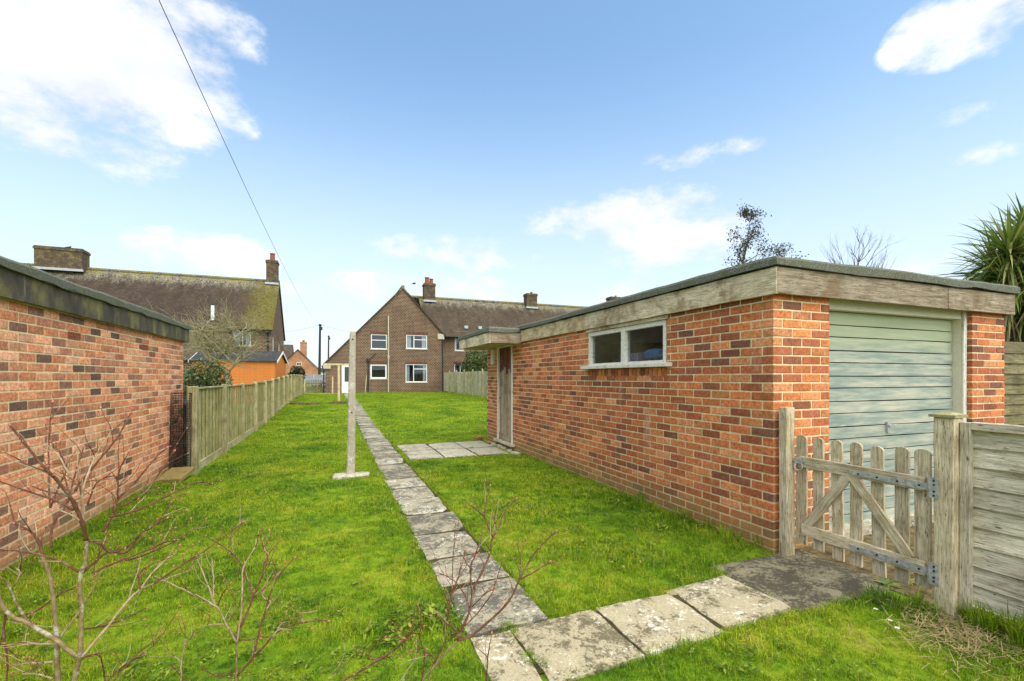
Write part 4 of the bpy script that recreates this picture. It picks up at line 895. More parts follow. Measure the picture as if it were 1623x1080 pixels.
# gable end facing +X with two narrow windows
RM = Matrix.Translation((LX, 0, 0)) @ Matrix.Rotation(R(90), 4, 'Z')
gh = [(38.4, 39.1, 3.1, 4.5), (42.5, 43.2, 2.9, 4.3)]
facade(gfac, y0, 46.8, HB-.4, tp_, 0, gh, (LR,), M4=RM); gw2 = gfac.build('gable_wall', M['house_brick_y'], lh)
for h in gh: house_window(gw2, *h, 0, [(0, 1, 0, 1)], lintel=False, M4=RM)
mb = MB(); slope(mb, (-40, LY-.4, 4.85), (LX+.12, LY-.4, 4.85), (LX+.12, LR, LZ+.1), (-40, LR, LZ+.1)); slope(mb, (LX+.12, 47.2, 4.85), (-40, 47.2, 4.85), (-40, LR, LZ+.1), (LX+.12, LR, LZ+.1)); lr = mb.build('roof', M['roof_left'], lh)
mb = MB(); mb.tube([(-40, LR, LZ+.1), (LX+.1, LR, LZ+.1)], .14, 8); mb.build('ridge_tile', M['roof_left'], lr)
chimney(lr, LX-.42, LR, LZ-.2, LZ+1.75, .82, .9, [(0, .62, .2)]); chimney(lr, -17.7, LR-.3, LZ-.25, LZ+1.35, 2.6, 1.1, [])
mb = MB(); mb.tube([(-40, LY-.45, 4.82), (LX+.1, LY-.45, 4.82)], .06, 6); a = px_on(425, 530, LY); mb.tube([(a[0], LY-.06, HB), (a[0], LY-.06, 4.7)], .06, 6); mb.build('gutter_pipe', M['iron'], lh)
a = px_on(337, 512, 38.0); mb = MB(); mb.tube([(a[0], 38.0, 5.1), (a[0], 38.0, 6.5)], .11, 8); mb.build('vent_pipe', M['upvc'], lr)
# hipped rear wing
mb = MB(); wx0, wx1, wy0, wy1 = -17, -5.6, 32.6, 37.55; mb.box((wx0, wy0, HB-.4), (wx1, wy1, 2.6)); wg = mb.build('rear_wing', M['house_brick'], lh)
mb = MB(); e = 2.5; r1 = 4.32; ryy = 35.2; rx1 = -6.25
mb.quad((wx0, wy0-.3, e), (wx1+.2, wy0-.3, e), (rx1, ryy, r1), (wx0, ryy, r1)); mb.quad((wx1+.2, wy0-.3, e), (wx1+.2, wy1, e), (rx1, ryy, r1)); mb.quad((wx1+.2, wy1, e), (wx0, wy1, e), (wx0, ryy, r1), (rx1, ryy, r1)); mb.quad((wx0, wy0-.3, e-.05), (wx0, wy1, e-.05), (wx1+.2, wy1, e-.05), (wx1+.2, wy0-.3, e-.05))
mb.build('roof', M['tile_plain'], wg)
# orange shed
sh = empty('garden_shed', (-3.5, 25, .2), 'orange stained timber shed with grey felt roof behind the fence', 'shed')
SM = Matrix.Translation(pix(436, 599, 21.3)*Vector((1, 1, 0)).x if False else Vector((*pix(436, 599, 21.3)[:2], 0))) @ Matrix.Rotation(R(-5), 4, 'Z')
Ls, Ds, E, Rg = 3.3, 2.5, 2.2, 2.68
def st(p): return SM @ Vector(p)
def sboard(a, b, wd, w, th, mat, name='board'): return board(name, st(a), st(b), (SM.to_3x3() @ Vector(wd)), w, th, mat, sh, seg=0)
z = .22
while z < E-.02: h = min(.13, E-z); sboard((-Ls, 0, z+h/2), (0, 0, z+h/2), (0, -.12, 1), h+.012, .014, M['orange']); z += .13
z = .22
while z < Rg-.06:
    m_ = z+.065; inset = 0 if m_ < E else (m_-E)/(Rg-E)*Ds/2
    if Ds-2*inset > .1: sboard((.0, inset, m_), (.0, Ds-inset, m_), (.12, 0, 1), .142, .014, M['orange'])
    z += .13
mb = MB(); mb.box((-Ls+.02, .02, .1), (-.02, Ds-.02, E-.05), SM); mb.prism([st((-Ls+.02, .02, E-.05)), st((-Ls+.02, Ds-.02, E-.05)), st((-Ls+.02, Ds/2, Rg-.05))], SM.to_3x3() @ Vector((Ls-.04, 0, 0))); mb.build('carcass', M['orange'], sh)
mb = MB(); o = .12; dz = (Rg-E)/(Ds/2)*o
mb.prism([st((-Ls-.1, -o, E-dz+.03)), st((-Ls-.1, Ds/2, Rg+.03)), st((-Ls-.1, Ds+o, E-dz+.03)), st((-Ls-.1, Ds+o, E-dz)), st((-Ls-.1, Ds/2, Rg)), st((-Ls-.1, -o, E-dz))], SM.to_3x3() @ Vector((Ls+.2, 0, 0))); mb.build('roof', M['shed_felt'], sh)
for xx in (.115, -Ls-.115):
    for a, b in (((xx, -o, E-dz-.02), (xx, Ds/2, Rg-.02)), ((xx, Ds+o, E-dz-.02), (xx, Ds/2, Rg-.02))): sboard(a, b, (0, 0, 1), .1, .02, M['upvc'], 'barge_board')
# far house, pale house
fhs = empty('far_brick_house', (-6, 86, .3), 'distant orange brick house with gable beyond the parked cars', 'house'); FY = 84
P = lambda x, y: px_on(x, y, FY)
ax, az0 = P(472, 555); bx_, bz = P(505, 586); cx_, cz = P(440, 585)
mb = MB(); mb.quad((cx_, FY, 0), (bx_, FY, 0), (bx_, FY, bz), (ax, FY, az0), (cx_, FY, cz)); mb.quad((bx_, FY, 0), (bx_, FY+8, 0), (bx_, FY+8, bz), (bx_, FY, bz)); fw_ = mb.build('wall', M['far_brick'], fhs)
mb = MB(); slope(mb, (cx_-.4, FY-.2, cz-.3), (ax, FY-.2, az0+.15), (ax, FY+9, az0+.15), (cx_-.4, FY+9, cz-.3)); slope(mb, (ax, FY-.2, az0+.15), (bx_+.5, FY-.2, bz-.35), (bx_+.5, FY+9, bz-.35), (ax, FY+9, az0+.15))
q = px_on(445, 545, FY+4)[1]; mb.prism([(cx_-12, FY+1, cz), (cx_-12, FY+6, q), (cx_-12, FY+11, cz)], (px_on(464, 545, FY+5)[0]-cx_+12, 0, 0)); frf = mb.build('roof', M['tile_plain'], fhs)
c3 = P(480, 563); chimney(frf, c3[0], FY+2, c3[1]-.5, P(480, 541)[1], 1.0, .9, [(0, .3, .2)], 'far_brick')
x0, z0 = P(470, 580); x1, z1 = P(478, 574.5); house_window(fw_, x0, x1, z0, z1, FY-.12, [(0, .5, 0, 1), (.5, 1, 0, 1)], sill=False, lintel=False)
pw = empty('far_pale_house', (-2, 120, .3), 'far pale rendered house glimpsed between pole and far gable', 'house'); a, b = px_on(497, 583, 118), px_on(520, 592, 118)
MB().box((a[0], 118, 0), (b[0], 126, b[1]+.3)).build('wall', M['upvc'], pw); mb = MB(); mb.prism([(a[0]-.3, 117.5, b[1]+.3), (a[0]-.3, 122, a[1]), (a[0]-.3, 126.5, b[1]+.3)], (b[0]-a[0]+.6, 0, 0)); mb.build('roof', M['shed_felt'], pw)
# parked cars
def car(name, loc, rz, paint, label):
    c = empty(name, loc, label, 'car', rz=rz); Mx = Matrix.Translation(loc) @ Matrix.Rotation(rz, 4, 'Z')
    prof = [(-2.05, .32), (-2.1, .6), (-2.0, .9), (-1.1, 1.0), (1.35, 1.02), (1.95, .98), (2.08, .7), (2.05, .32)]
    mb = MB(); mb.prism([Mx @ Vector((x, -.84, z)) for x, z in prof], Mx.to_3x3() @ Vector((0, 1.68, 0))); mb.build('body', paint, c)
    mb = MB(); A = [(-1.15, 1.0), (-.45, 1.44), (.95, 1.46), (1.75, 1.0)]; n = len(A)
    L_ = [Mx @ Vector((x, -.8+(.14 if z > 1.2 else 0), z)) for x, z in A]; R_ = [Mx @ Vector((x, .8-(.14 if z > 1.2 else 0), z)) for x, z in A]
    mb.quad(*L_[::-1]); mb.quad(*R_)
    for i in range(n): mb.quad(L_[i], L_[(i+1) % n], R_[(i+1) % n], R_[i])
    mb.build('glasshouse', M['car_glass'], c); mb = MB(); mb.box((-.45, -.66, 1.44), (.97, .66, 1.49), Mx)
    for x0, x1, z0, z1 in ((-1.12, -.42, 1.0, 1.45), (1.72, .92, 1.0, 1.45), (.3, .28, 1.0, 1.45)):
        for s in (-1, 1): mb.tube([Mx @ Vector((x0, s*.81, z0)), Mx @ Vector((x1, s*.67, z1))], .04, 4)
    mb.build('roof', paint, c)
    for x in (-1.3, 1.3):
        for s in (-1, 1):
            mb = MB(); mb.tube([Mx @ Vector((x, s*.7, .31)), Mx @ Vector((x, s*.87, .31))], .31, 16); w = mb.build('wheel', M['tyre'], c); mb = MB(); mb.tube([Mx @ Vector((x, s*.86, .31)), Mx @ Vector((x, s*.88, .31))], .2, 12); mb.build('rim', M['galv'], w)
    for s in (-1, 1): MB().box((-2.09, s*.6-.15, .66), (-1.98, s*.6+.15, .82), Mx).build('headlight', M['lamp'], c)
p = pix(492, 599, 54); car('parked_car', (p.x, p.y, .3), R(8), M['silver'], 'silver car parked in the street beyond the far garden gate')
p = pix(507, 599, 58); car('parked_car', (p.x+.6, p.y+1, .3), R(4), M['maroon'], 'maroon car parked behind the silver one by the utility pole')
# small gate between fence and house
fg = empty('side_gate', (-1.2, 36.2, .3), 'small dark picket gate between boundary fence and house', 'gate')
for i in range(11): board('pale', (-1.72+i*.115, 36.3, .36), (-1.72+i*.115, 36.3, 1.22+.08*math.sin(i/10*math.pi)), (1, 0, 0), .07, .02, M['dark_lap'], fg, seg=0)
for z in (.55, 1.02): board('rail', (-1.78, 36.33, z), (-.52, 36.33, z), (0, 0, 1), .08, .03, M['dark_lap'], fg, seg=0)
board('post', (-1.83, 36.3, .2), (-1.83, 36.3, 1.35), (1, 0, 0), .09, .09, M['fence_pale'], fg, seg=0)
# pale fence towards the house, right
cf = empty('closeboard_fence', (8.05, 29, .3), 'pale close-board fence between the garage and the house', 'fence')
yy = 35.4; k = 0
while yy > 21.5:
    y0 = yy-2.0; g = ground(0, yy-1)+.05
    pn = MB().box((8.1, y0, g+.25), (8.13, yy, g+.33)).box((8.1, y0, g+1.15), (8.13, yy, g+1.23)).build('fence_panel', M['fence_pale'], cf, local=(8.1, yy-1, g))
    for i in range(14): yc = y0+2.0*(i+.5)/14; board('board', (8.08-.01*(i % 2), yc, g+.06), (8.08-.01*(i % 2), yc, g+1.47+random.gauss(0, .006)), (0, 1, 0), .15, .014, M['fence_pale'], pn, seg=0)
    l = random.gauss(0, .06); board('post', (8.02, y0, g-.2), (8.02+.02, y0+l, g+1.6), (0, 1, 0), .09, .08, M['post_green'], cf, seg=0); yy -= 2.0; k += 1
# poles and wires
def upole(px, ytop, t, label):
    b = pix(px, 599, t); zt = pix(px, ytop, t).z; o = empty('utility_pole', (b.x, b.y, 0), label, 'pole')
    mb = MB(); mb.tube([(b.x, b.y, 0), (b.x+.1, b.y, zt)], [.17, .12], 8); mb.build('shaft', M['pole'], o)
    mb = MB(); mb.box((b.x+.1, b.y-.2, zt-.75), (b.x+.38, b.y-.0, zt-.35)); mb.tube([(b.x-.1, b.y-.15, zt-.15), (b.x+.35, b.y-.15, zt-.15)], .06, 6); mb.build('terminal_box', M['iron'], o); return Vector((b.x+.1, b.y, zt))
p1 = upole(506, 514, 58, 'tall dark utility pole carrying the overhead wires'); p2 = upole(520, 532, 85, 'farther shorter-looking utility pole behind the catslide roof')
def wire(a, b, sag, r, label, via=None):
    mb = MB(); pts = []
    for i in range(41):
        u = i/40; p = Vector(a).lerp(Vector(b), u); p.z -= sag*4*u*(1-u); pts.append(p)
    mb.tube(pts, r, 5); tag(mb.build('overhead_wire', M['wire'], smooth=True), label, 'wire')
wire(p1, (-2.25, -14, 7.15), 1.6, .0055, 'telephone wire sweeping overhead from the utility pole'); wire(p1, pix(430, 527, 62), .3, .012, 'wire running from the utility pole to the neighbour roof'); wire(p1, pix(600, 528, 62), .4, .012, 'wire running from the utility pole behind the gable house')
# birds
def bird(c, s, fly, label):
    mb = MB(); c = Vector(c)
    mb.tube([c+Vector((-1.1*s, 0, -.1*s)), c+Vector((-.5*s, 0, 0)), c, c+Vector((.45*s, 0, .15*s)), c+Vector((.7*s, 0, .3*s)), c+Vector((.95*s, 0, .25*s))], [.05*s, .16*s, .3*s, .26*s, .2*s, .03*s], 8)
    if fly:
        for d in (-1, 1): mb.quad(c+Vector((.3*s, 0, .1*s)), c+Vector((.2*s, d*1.0*s, .35*s)), c+Vector((-.3*s, d*1.9*s, .1*s)), c+Vector((-.4*s, d*.9*s, .2*s)), c+Vector((-.3*s, 0, .1*s)))
    else: mb.tube([c+Vector((0, .06*s, -.2*s)), c+Vector((0, .06*s, -.6*s))], .04*s, 4); mb.tube([c+Vector((0, -.06*s, -.2*s)), c+Vector((0, -.06*s, -.6*s))], .04*s, 4)
    tag(mb.build('bird', M['feather'], smooth=True), label, 'bird')
bird(pix(656, 450, 30), .15, True, 'dark bird flying left of the house chimney'); bird((-17.4, LR-.3, LZ+1.35+.13), .22, False, 'dark bird perched on the broad chimney of the neighbour roof')

# ------------------------------------------------------------------ vegetation
def grow(mb, p, d, L, r, depth, tips, spread=.6, up=.1, nchild=(2, 3), shrink=.68, seg=5, wob=.12):
    pts = [Vector(p)]; rad = [r]; d = Vector(d).normalized(); n = 4
    for i in range(n):
        d = (d+Vector((random.gauss(0, wob), random.gauss(0, wob), random.gauss(0, wob)+up*.25))).normalized(); pts.append(pts[-1]+d*L/n); rad.append(r*(1-.35*(i+1)/n))
    mb.tube(pts, rad, seg, depth == 0); tips.append((pts[-1], d, depth))
    if depth > 0:
        for _ in range(random.randint(*nchild)):
            k = random.choice((2, 3, 4, 4)); ax = Vector((random.gauss(0, 1), random.gauss(0, 1), random.gauss(0, 1))).normalized()
            nd_ = (d+ax*spread).normalized(); grow(mb, pts[k], nd_, L*shrink*random.uniform(.8, 1.2), rad[k]*.68, depth-1, tips, spread, up, nchild, shrink, max(seg-1, 3), wob)
    else: 
        for i in (2, 3): tips.append((pts[i], d, 0))
def leaves(tips, n, spread, size, name, mat, parent, asp=.45, only0=True, droop=0):
    V = []; Fc = []; k = 0
    T = [t for t in tips if t[2] == 0] if only0 else tips
    for (p, d, _) in T:
        for _ in range(n):
            c = np.array(p)+rng.normal(0, spread, 3); a = rng.normal(0, 1, 3); a[2] -= droop; a /= np.linalg.norm(a); b = np.cross(a, rng.normal(0, 1, 3)); b /= np.linalg.norm(b)+1e-9; s = size*rng.uniform(.6, 1.3)
            V += [c-a*s, c+b*s*asp, c+a*s, c-b*s*asp]; Fc.append((k, k+1, k+2, k+3)); k += 4
    me = bpy.data.meshes.new(name); me.from_pydata([tuple(v) for v in V], [], Fc); me.materials.append(mat); return link(bpy.data.objects.new(name, me), None, parent)
def shell_bush(name, c, r, n, size, mat, label, cat='bush', stemmat='dark_bark'):
    o = empty(name, (c[0], c[1], ground(c[0], c[1])), label, cat); c = Vector(c); tips = []; g = ground(c.x, c.y)
    mb = MB()
    for i in range(7):
        a = random.uniform(0, 6.28); e = c+Vector((math.cos(a)*r[0]*.6, math.sin(a)*r[1]*.6, random.uniform(-.3, .7)*r[2])); mb.tube([(c.x, c.y, g-.05), (c.x+(e.x-c.x)*.4, c.y+(e.y-c.y)*.4, (g+e.z)/2), e], [.03, .02, .008], 5)
    mb.build('stem', M[stemmat], o)
    lumps = [(c+Vector((max(-.6, min(.6, random.gauss(0, .38)))*r[0], max(-.6, min(.6, random.gauss(0, .38)))*r[1], max(-.6, min(.5, random.gauss(0, .36)))*r[2])), random.uniform(.38, .55)) for _ in range(24)]
    for i in range(n):
        q, f = random.choice(lumps); u = Vector((random.gauss(0, 1), random.gauss(0, 1), random.gauss(0, 1))).normalized()*random.uniform(.65, 1.05)**.5; p = q+Vector((u.x*r[0], u.y*r[1], u.z*r[2]))*f
        if p.z > g+.02: tips.append((p, None, 0))
    leaves(tips, 1, .01, size, 'crown', mat, o); return o
# laurel, fruit tree, shrubs behind the fence
c = pix(315, 596, 10.4); shell_bush('evergreen_bush', (c.x, c.y, 1.1), (.6, .55, .78), 11000, .034, M['laurel'], 'dense glossy evergreen bush behind the wire mesh panel')
ft = empty('fruit_tree', (*pix(362, 599, 12.5)[:2], 0), 'bare lichened fruit tree with tangled twigs before the orange shed', 'tree'); b0 = pix(362, 599, 12.5)
mb = MB(); tips = []; random.seed(21)
def img(px, py, t): return pix(px, py, t)
mb.tube([(b0.x, b0.y, -.05), img(364, 612, 12.5), img(361, 601, 12.5), img(358, 590, 12.5)], [.09, .08, .07, .06], 7)
for path in ([(358, 590), (350, 583), (335, 575), (322, 560), (315, 545)], [(361, 600), (364, 588), (372, 578), (383, 569)], [(350, 584), (345, 572), (343, 558), (350, 548), (358, 543)], [(335, 575), (333, 560), (329, 540), (318, 525)], [(343, 558), (330, 548), (312, 545)], [(358, 560), (362, 545), (372, 535), (382, 527)], [(344, 572), (356, 560), (366, 556), (372, 550)], [(333, 558), (340, 540), (338, 525)]):
    P_ = [img(x, y, 12.5+random.gauss(0, .3)) for x, y in path]; mb.tube(P_, np.linspace(.035, .012, len(P_)), 6)
    for q in P_[1:]:
        for _ in range(5): grow(mb, q, (random.gauss(0, 1), random.gauss(0, .8), random.uniform(-.1, 1.0)), random.uniform(.35, .75), .013, 2, tips, .75, .15, (2, 4), .7, 4)
mb.tube([(b0.x-1.0, b0.y, 0), img(337, 590, 12.4), img(333, 570, 12.4), img(328, 552, 12.4)], [.06, .05, .04, .02], 6)
mb.build('branches', M['lichen_branch'], ft, smooth=True)
c = pix(470, 585, 40); shell_bush('conifer_bush', (c.x, c.y, 1.5), (.75, .7, 1.25), 9000, .06, M['conifer'], 'dark green conical conifer beyond the boundary fence')
c = pix(459, 595, 27); shell_bush('golden_shrub', (c.x-.1, c.y, 1.2), (.42, .6, .45), 1500, .05, M['golden'], 'low golden-leaved shrub showing over the boundary fence')
c = pix(757, 575, 35); shell_bush('broadleaf_bush', (c.x, c.y, 1.9), (1.35, 1.1, 1.75), 15000, .085, M['laurel'], 'big dark evergreen bush behind the pale fence')
c = pix(429, 598, 15); shell_bush('flowering_shrub', (c.x-.35, c.y, .9), (.3, .4, .45), 500, .035, M['dead_leaf'], 'dry twiggy shrub peeping over the fence below the shed')
# trees above the garage
def tree(name, base, top, label, r0, leafmat, nleaf, lsize, lean, depth, spread, seed, lspread=.12, span=.45, blen=1.0, bup=.15):
    random.seed(seed); o = empty(name, (base[0], base[1], 0), label, 'tree'); mb = MB(); tips = []; base = Vector((base[0], base[1], -.1)); top = Vector(top); n = 9; pts = []
    for i in range(n+1): u = i/n; p = base.lerp(top, u); p += Vector((random.gauss(0, .06), random.gauss(0, .06), 0))*(1 if 0 < i < n else 0); pts.append(p)
    mb.tube(pts, [r0*(1-.93*i/n) for i in range(n+1)], 7)
    for i in range(int(n*span), n+1):
        f = 1-(i-n*span)/(n-n*span+.01)
        for _ in range(4): grow(mb, pts[i], Vector((random.gauss(0, 1), random.gauss(0, 1), .9))+Vector(lean), blen*(.35+.75*f)*random.uniform(.7, 1.2), r0*.3*(.35+.6*f), depth, tips, spread, bup, (2, 3), .66, 4)
    mb.build('trunk', M['dark_bark'], o, smooth=True)
    if leafmat: leaves(tips, nleaf, lspread, lsize, 'crown', leafmat, o)
    return o
a = pix(1163, 440, 20); t_ = pix(1188, 352, 20); tree('windswept_tree', (a.x-.6, a.y), t_, 'windswept thin-leaved evergreen tree rising behind the garage roof', .14, M['holm'], 7, .05, (.6, -.2, .5), 2, .45, 5, .13, .55, .85)
a = pix(1235, 430, 21); t_ = pix(1240, 408, 21); tree('low_tree', (a.x, a.y), t_, 'low tree top just showing over the garage corner', .1, M['holm'], 6, .05, (.3, -.1, .1), 2, .6, 8, .12, .6, .8)
a = pix(1345, 440, 20); t_ = pix(1362, 385, 20); tree('bare_tree', (a.x, a.y), t_, 'bare twiggy tree rising behind the garage front', .1, None, 0, 0, (.5, -.2, 1.3), 3, .3, 12, .1, .6, 1.15, .3)
# cordyline
random.seed(4); cb = pix(1618, 599, 7.6); co = empty('cordyline', (cb.x, cb.y, 0), 'spiky sword-leaved palm-like tree right of the garage', 'tree')
mb = MB(); heads = []
for (px, py, t) in ((1600, 405, 7.4), (1632, 380, 7.7), (1655, 440, 7.2), (1600, 455, 7.5), (1580, 432, 7.9), (1690, 400, 7.6), (1625, 480, 7.5)):
    h = pix(px, py, t); heads.append(h); mb.tube([(cb.x+random.gauss(0, .05), cb.y, -.05), (cb.x, cb.y, 1.2), (cb.x*.5+h.x*.5, cb.y*.5+h.y*.5, h.z*.72), h], [.11, .1, .075, .06], 8)
mb.build('trunk', M['dark_bark'], co, smooth=True)
def sword(mb, base, d, L, w, droop, n=7):
    d = Vector(d).normalized(); side = d.cross(Vector((0, 0, 1))); side = side.normalized() if side.length > .05 else Vector((1, 0, 0)); side = (side+Vector((random.gauss(0, .3),)*3)).normalized(); p = Vector(base); k = len(mb.v)
    for i in range(n+1):
        u = i/n; ww = w*(min(1, .4+3*u) if u < .3 else (1-((u-.3)/.7)**1.6)); mb.v += [tuple(p-side*ww), tuple(p+side*ww)]; d = (d+Vector((0, 0, -droop*(.3+u)))).normalized(); p = p+d*L/n
    mb.f += [(k+2*i, k+2*i+1, k+2*i+3, k+2*i+2) for i in range(n)]
mg, md = MB(), MB()
for h in heads:
    for i in range(230):
        e = random.uniform(-.75, 1.4); a = random.uniform(0, 6.28); d = (math.cos(a)*math.cos(e), math.sin(a)*math.cos(e), math.sin(e)); sword(mg, h+Vector((0, 0, random.uniform(-.12, .08))), d, random.uniform(.6, .95), random.uniform(.016, .026), .1 if e > .2 else .16)
    for i in range(45):
        e = random.uniform(-1.4, -.5); a = random.uniform(0, 6.28); sword(md, h+Vector((0, 0, random.uniform(-.4, -.1))), (math.cos(a)*math.cos(e), math.sin(a)*math.cos(e), math.sin(e)), random.uniform(.5, .8), .016, .2)
mg.build('crown', M['sword'], co); md.build('dead_skirt', M['dead_leaf'], co)

# ------------------------------------------------------------------ bare shrubs in front of the camera
BUD = None
def bud_mesh(mb, p, d, s):
    d = Vector(d).normalized(); mb.tube([p, p+d*s*.5, p+d*s*1.2, p+d*s*2.0], [s*.35, s*.62, s*.45, s*.06], 6)
def shrub(name, base, t0, off, sc, paths, label, seed, twigs=3):
    """paths: (points in a crop, start radius mm, kind, depth offset along the view at the tip)"""
    random.seed(seed); bpt = Vector((*base, 0)); o = empty(name, bpt, label, 'shrub'); S, T_, D, Bd = MB(), MB(), MB(), MB()
    def P_(x, y, t): return pix(off[0]+x/sc, off[1]+y/sc, t)
    for (pts, r, kind, dz) in paths:
        n = len(pts); q = [P_(x, y, t0+dz[0]+(dz[1]-dz[0])*i/(n-1)) for i, (x, y) in enumerate(pts)]
        # smooth the polyline a little, with a crook at each node
        fine = []
        for i in range(n-1):
            p0, p1, p2, p3 = q[max(i-1, 0)], q[i], q[i+1], q[min(i+2, n-1)]
            for u in (0, .25, .5, .75): fine.append(.5*((2*p1)+(-p0+p2)*u+(2*p0-5*p1+4*p2-p3)*u*u+(-p0+3*p1-3*p2+p3)*u**3)+Vector((random.gauss(0, .0007), random.gauss(0, .0007), random.gauss(0, .0007))))
        fine.append(q[-1]); m = len(fine); r *= (.85 if kind == 'S' else .95)/1000; end = {'S': .6, 'T': .45, 'D': .5}[kind]
        rad = [r*(1-(1-end)*i/(m-1))*(1.22 if (i % 4 == 0 and 0 < i < m-1 and kind != 'S') else 1) for i in range(m)]
        {'S': S, 'T': T_, 'D': D}[kind].tube(fine, rad, 7)
        if kind != 'S':
            e = (fine[-1]-fine[-2]).normalized()
            if kind == 'T': bud_mesh(Bd, fine[-1]-e*.002, e, random.uniform(.004, .0062))
            for i in range(3, m-1, 3):
                if kind == 'T' and random.random() < .75:
                    e2 = ((fine[i+1]-fine[i-1]).normalized()*.6+Vector((random.gauss(0, .6), random.gauss(0, .6), random.gauss(.2, .6)))).normalized(); bud_mesh(Bd, fine[i], e2, random.uniform(.0025, .0045))
            for _ in range(twigs):
                i = random.randrange(2, m-1); d = ((fine[i+1]-fine[i-1]).normalized()+Vector((random.gauss(0, .6), random.gauss(0, .6), random.gauss(.15, .5)))).normalized(); L = random.uniform(.04, .13); p = fine[i]; tw = [p]
                for k in range(4): d = (d+Vector((random.gauss(0, .15), random.gauss(0, .15), random.gauss(.04, .15)))).normalized(); tw.append(tw[-1]+d*L/4)
                K = T_ if random.random() < .72 else D; K.tube(tw, [max(.0011, rad[i]*.5)*(1-.12*k) for k in range(5)], 5)
                if K is T_: bud_mesh(Bd, tw[-1], d, random.uniform(.003, .005)); bud_mesh(Bd, tw[2], Vector((random.gauss(0, 1), random.gauss(0, 1), .4)), .0028)
    for b, nm, mt in ((S, 'stem', 'stem'), (T_, 'twigs', 'twig'), (D, 'dead_twigs', 'dead_twig'), (Bd, 'buds', 'bud')):
        if b.v:
            q_ = b.build(nm, M[mt], o, smooth=True)
            if nm != 'stem': q_['kind'] = 'stuff'
    return o
def gbase(x, y, t):
    p = pix(x, y, t); return (p.x, p.y)
T0 = 1.35
bA = gbase(92, 1080, T0); bA_pix = lambda: None
def to_ground(px, py, off, sc, t):   # where the stem meets the ground, in crop pixels
    return (px, (HZ+CH/t*F-off[1])*sc)
offA, scA = (0, 640), 2.4545
g1 = to_ground(240, 0, offA, scA, T0); g2 = to_ground(275, 0, offA, scA, T0)
Z = (0, 0)
A_paths = [
 ([g1, (228, 1250), (225, 1080), (222, 950), (215, 820), (195, 680), (165, 592)], 9.5, 'S', Z), ([(165, 592), (150, 535), (110, 490), (60, 465), (40, 395)], 4.5, 'T', (0, .08)),
 ([g2, (282, 1250), (290, 1080), (312, 980), (318, 880), (315, 760), (310, 680), (335, 600), (335, 530)], 9, 'S', Z), ([(335, 530), (322, 470), (290, 390), (265, 350), (215, 290), (190, 265), (90, 150), (40, 85)], 6, 'T', (0, -.1)),
 ([(322, 475), (320, 410), (320, 340)], 4.5, 'D', Z), ([(285, 415), (210, 375), (90, 335), (-10, 298)], 3.8, 'T', (0, .1)), ([(300, 985), (200, 910), (110, 855), (20, 805), (-15, 700), (-10, 560)], 8, 'S', (0, -.08)),
 ([(305, 655), (215, 605), (90, 575), (-15, 568)], 4, 'T', (0, -.06)), ([(318, 340), (345, 265), (380, 190), (440, 95)], 3.2, 'D', (0, .1)), ([(270, 278), (235, 215), (205, 175)], 3, 'D', Z),
 ([(290, 340), (345, 265), (440, 155), (495, 65), (515, 20)], 3.6, 'T', (0, .15)), ([(195, 405), (190, 280), (190, 150), (205, -5)], 3, 'T', (.1, .2)), ([(200, 560), (205, 470), (260, 390), (285, 300), (325, 170)], 3.5, 'T', (0, .1)),
 ([(312, 660), (370, 615), (420, 575), (490, 580), (540, 520), (614, 460), (665, 385)], 4.6, 'T', (0, .2)), ([(335, 530), (390, 545), (430, 580), (490, 560), (560, 500), (650, 445)], 4, 'T', (0, .1)),
 ([(400, 500), (440, 430), (460, 370), (530, 300), (600, 215), (650, 172)], 4.2, 'T', (.05, .25)), ([(460, 370), (462, 270), (500, 190)], 3, 'T', (.1, .1)), ([(430, 440), (530, 415), (640, 365), (770, 305), (835, 318)], 3.6, 'T', (.05, .35)),
 ([(470, 400), (560, 350), (620, 270), (678, 185)], 3.2, 'T', (.1, .3)), ([(490, 610), (560, 590), (680, 535), (800, 450)], 3.2, 'T', (.1, .4)), ([(360, 655), (470, 610), (600, 560), (640, 540), (690, 530)], 3.6, 'T', (0, .3)),
 ([(318, 985), (400, 890), (500, 765), (545, 720), (600, 650), (660, 595)], 4.2, 'D', (0, .2)), ([(545, 720), (640, 685), (750, 645)], 2.8, 'D', (.2, .4)), ([(600, 700), (720, 620), (800, 570), (880, 510), (945, 462)], 3.2, 'T', (.2, .5)),
 ([(545, 720), (545, 660), (600, 620), (660, 600)], 2.8, 'T', (.1, .3)), ([(320, 880), (420, 860), (510, 825), (570, 795)], 3.2, 'T', (0, .2)), ([(240, 905), (300, 820), (350, 740), (395, 655)], 4, 'S', (0, .1)),
 ([(60, 830), (150, 800), (240, 735), (300, 720)], 3.5, 'T', (0, .1)), ([(215, 935), (140, 935), (85, 925)], 3.2, 'D', Z), ([(210, 1005), (130, 1008), (50, 1018)], 3, 'D', Z), ([(205, 1070), (150, 1052), (85, 1050)], 3, 'D', Z),
 ([(20, 805), (15, 900), (30, 1000), (25, 1090)], 3.5, 'T', Z), ([(290, 1010), (380, 975), (405, 1060), (410, 1100)], 3, 'T', (.1, .2)), ([(400, 1100), (480, 1020), (600, 940), (700, 790)], 2.4, 'T', (.2, .4)), ([(440, 1080), (540, 970), (640, 890)], 2.4, 'T', (.2, .4)),
 ([(110, 855), (60, 770), (30, 700), (5, 680)], 4.5, 'S', (0, -.05)), ([(200, 400), (225, 330), (260, 240), (200, 150)], 2.6, 'T', (.05, .1)), ([(340, 395), (370, 320), (405, 290), (440, 280)], 2.6, 'T', (.05, .1)), ([(60, 700), (80, 660), (65, 640)], 2.5, 'D', Z)]
def gpt(px, off, sc, t): q = pix(off[0]+px/sc, 599, t); return (q.x, q.y)
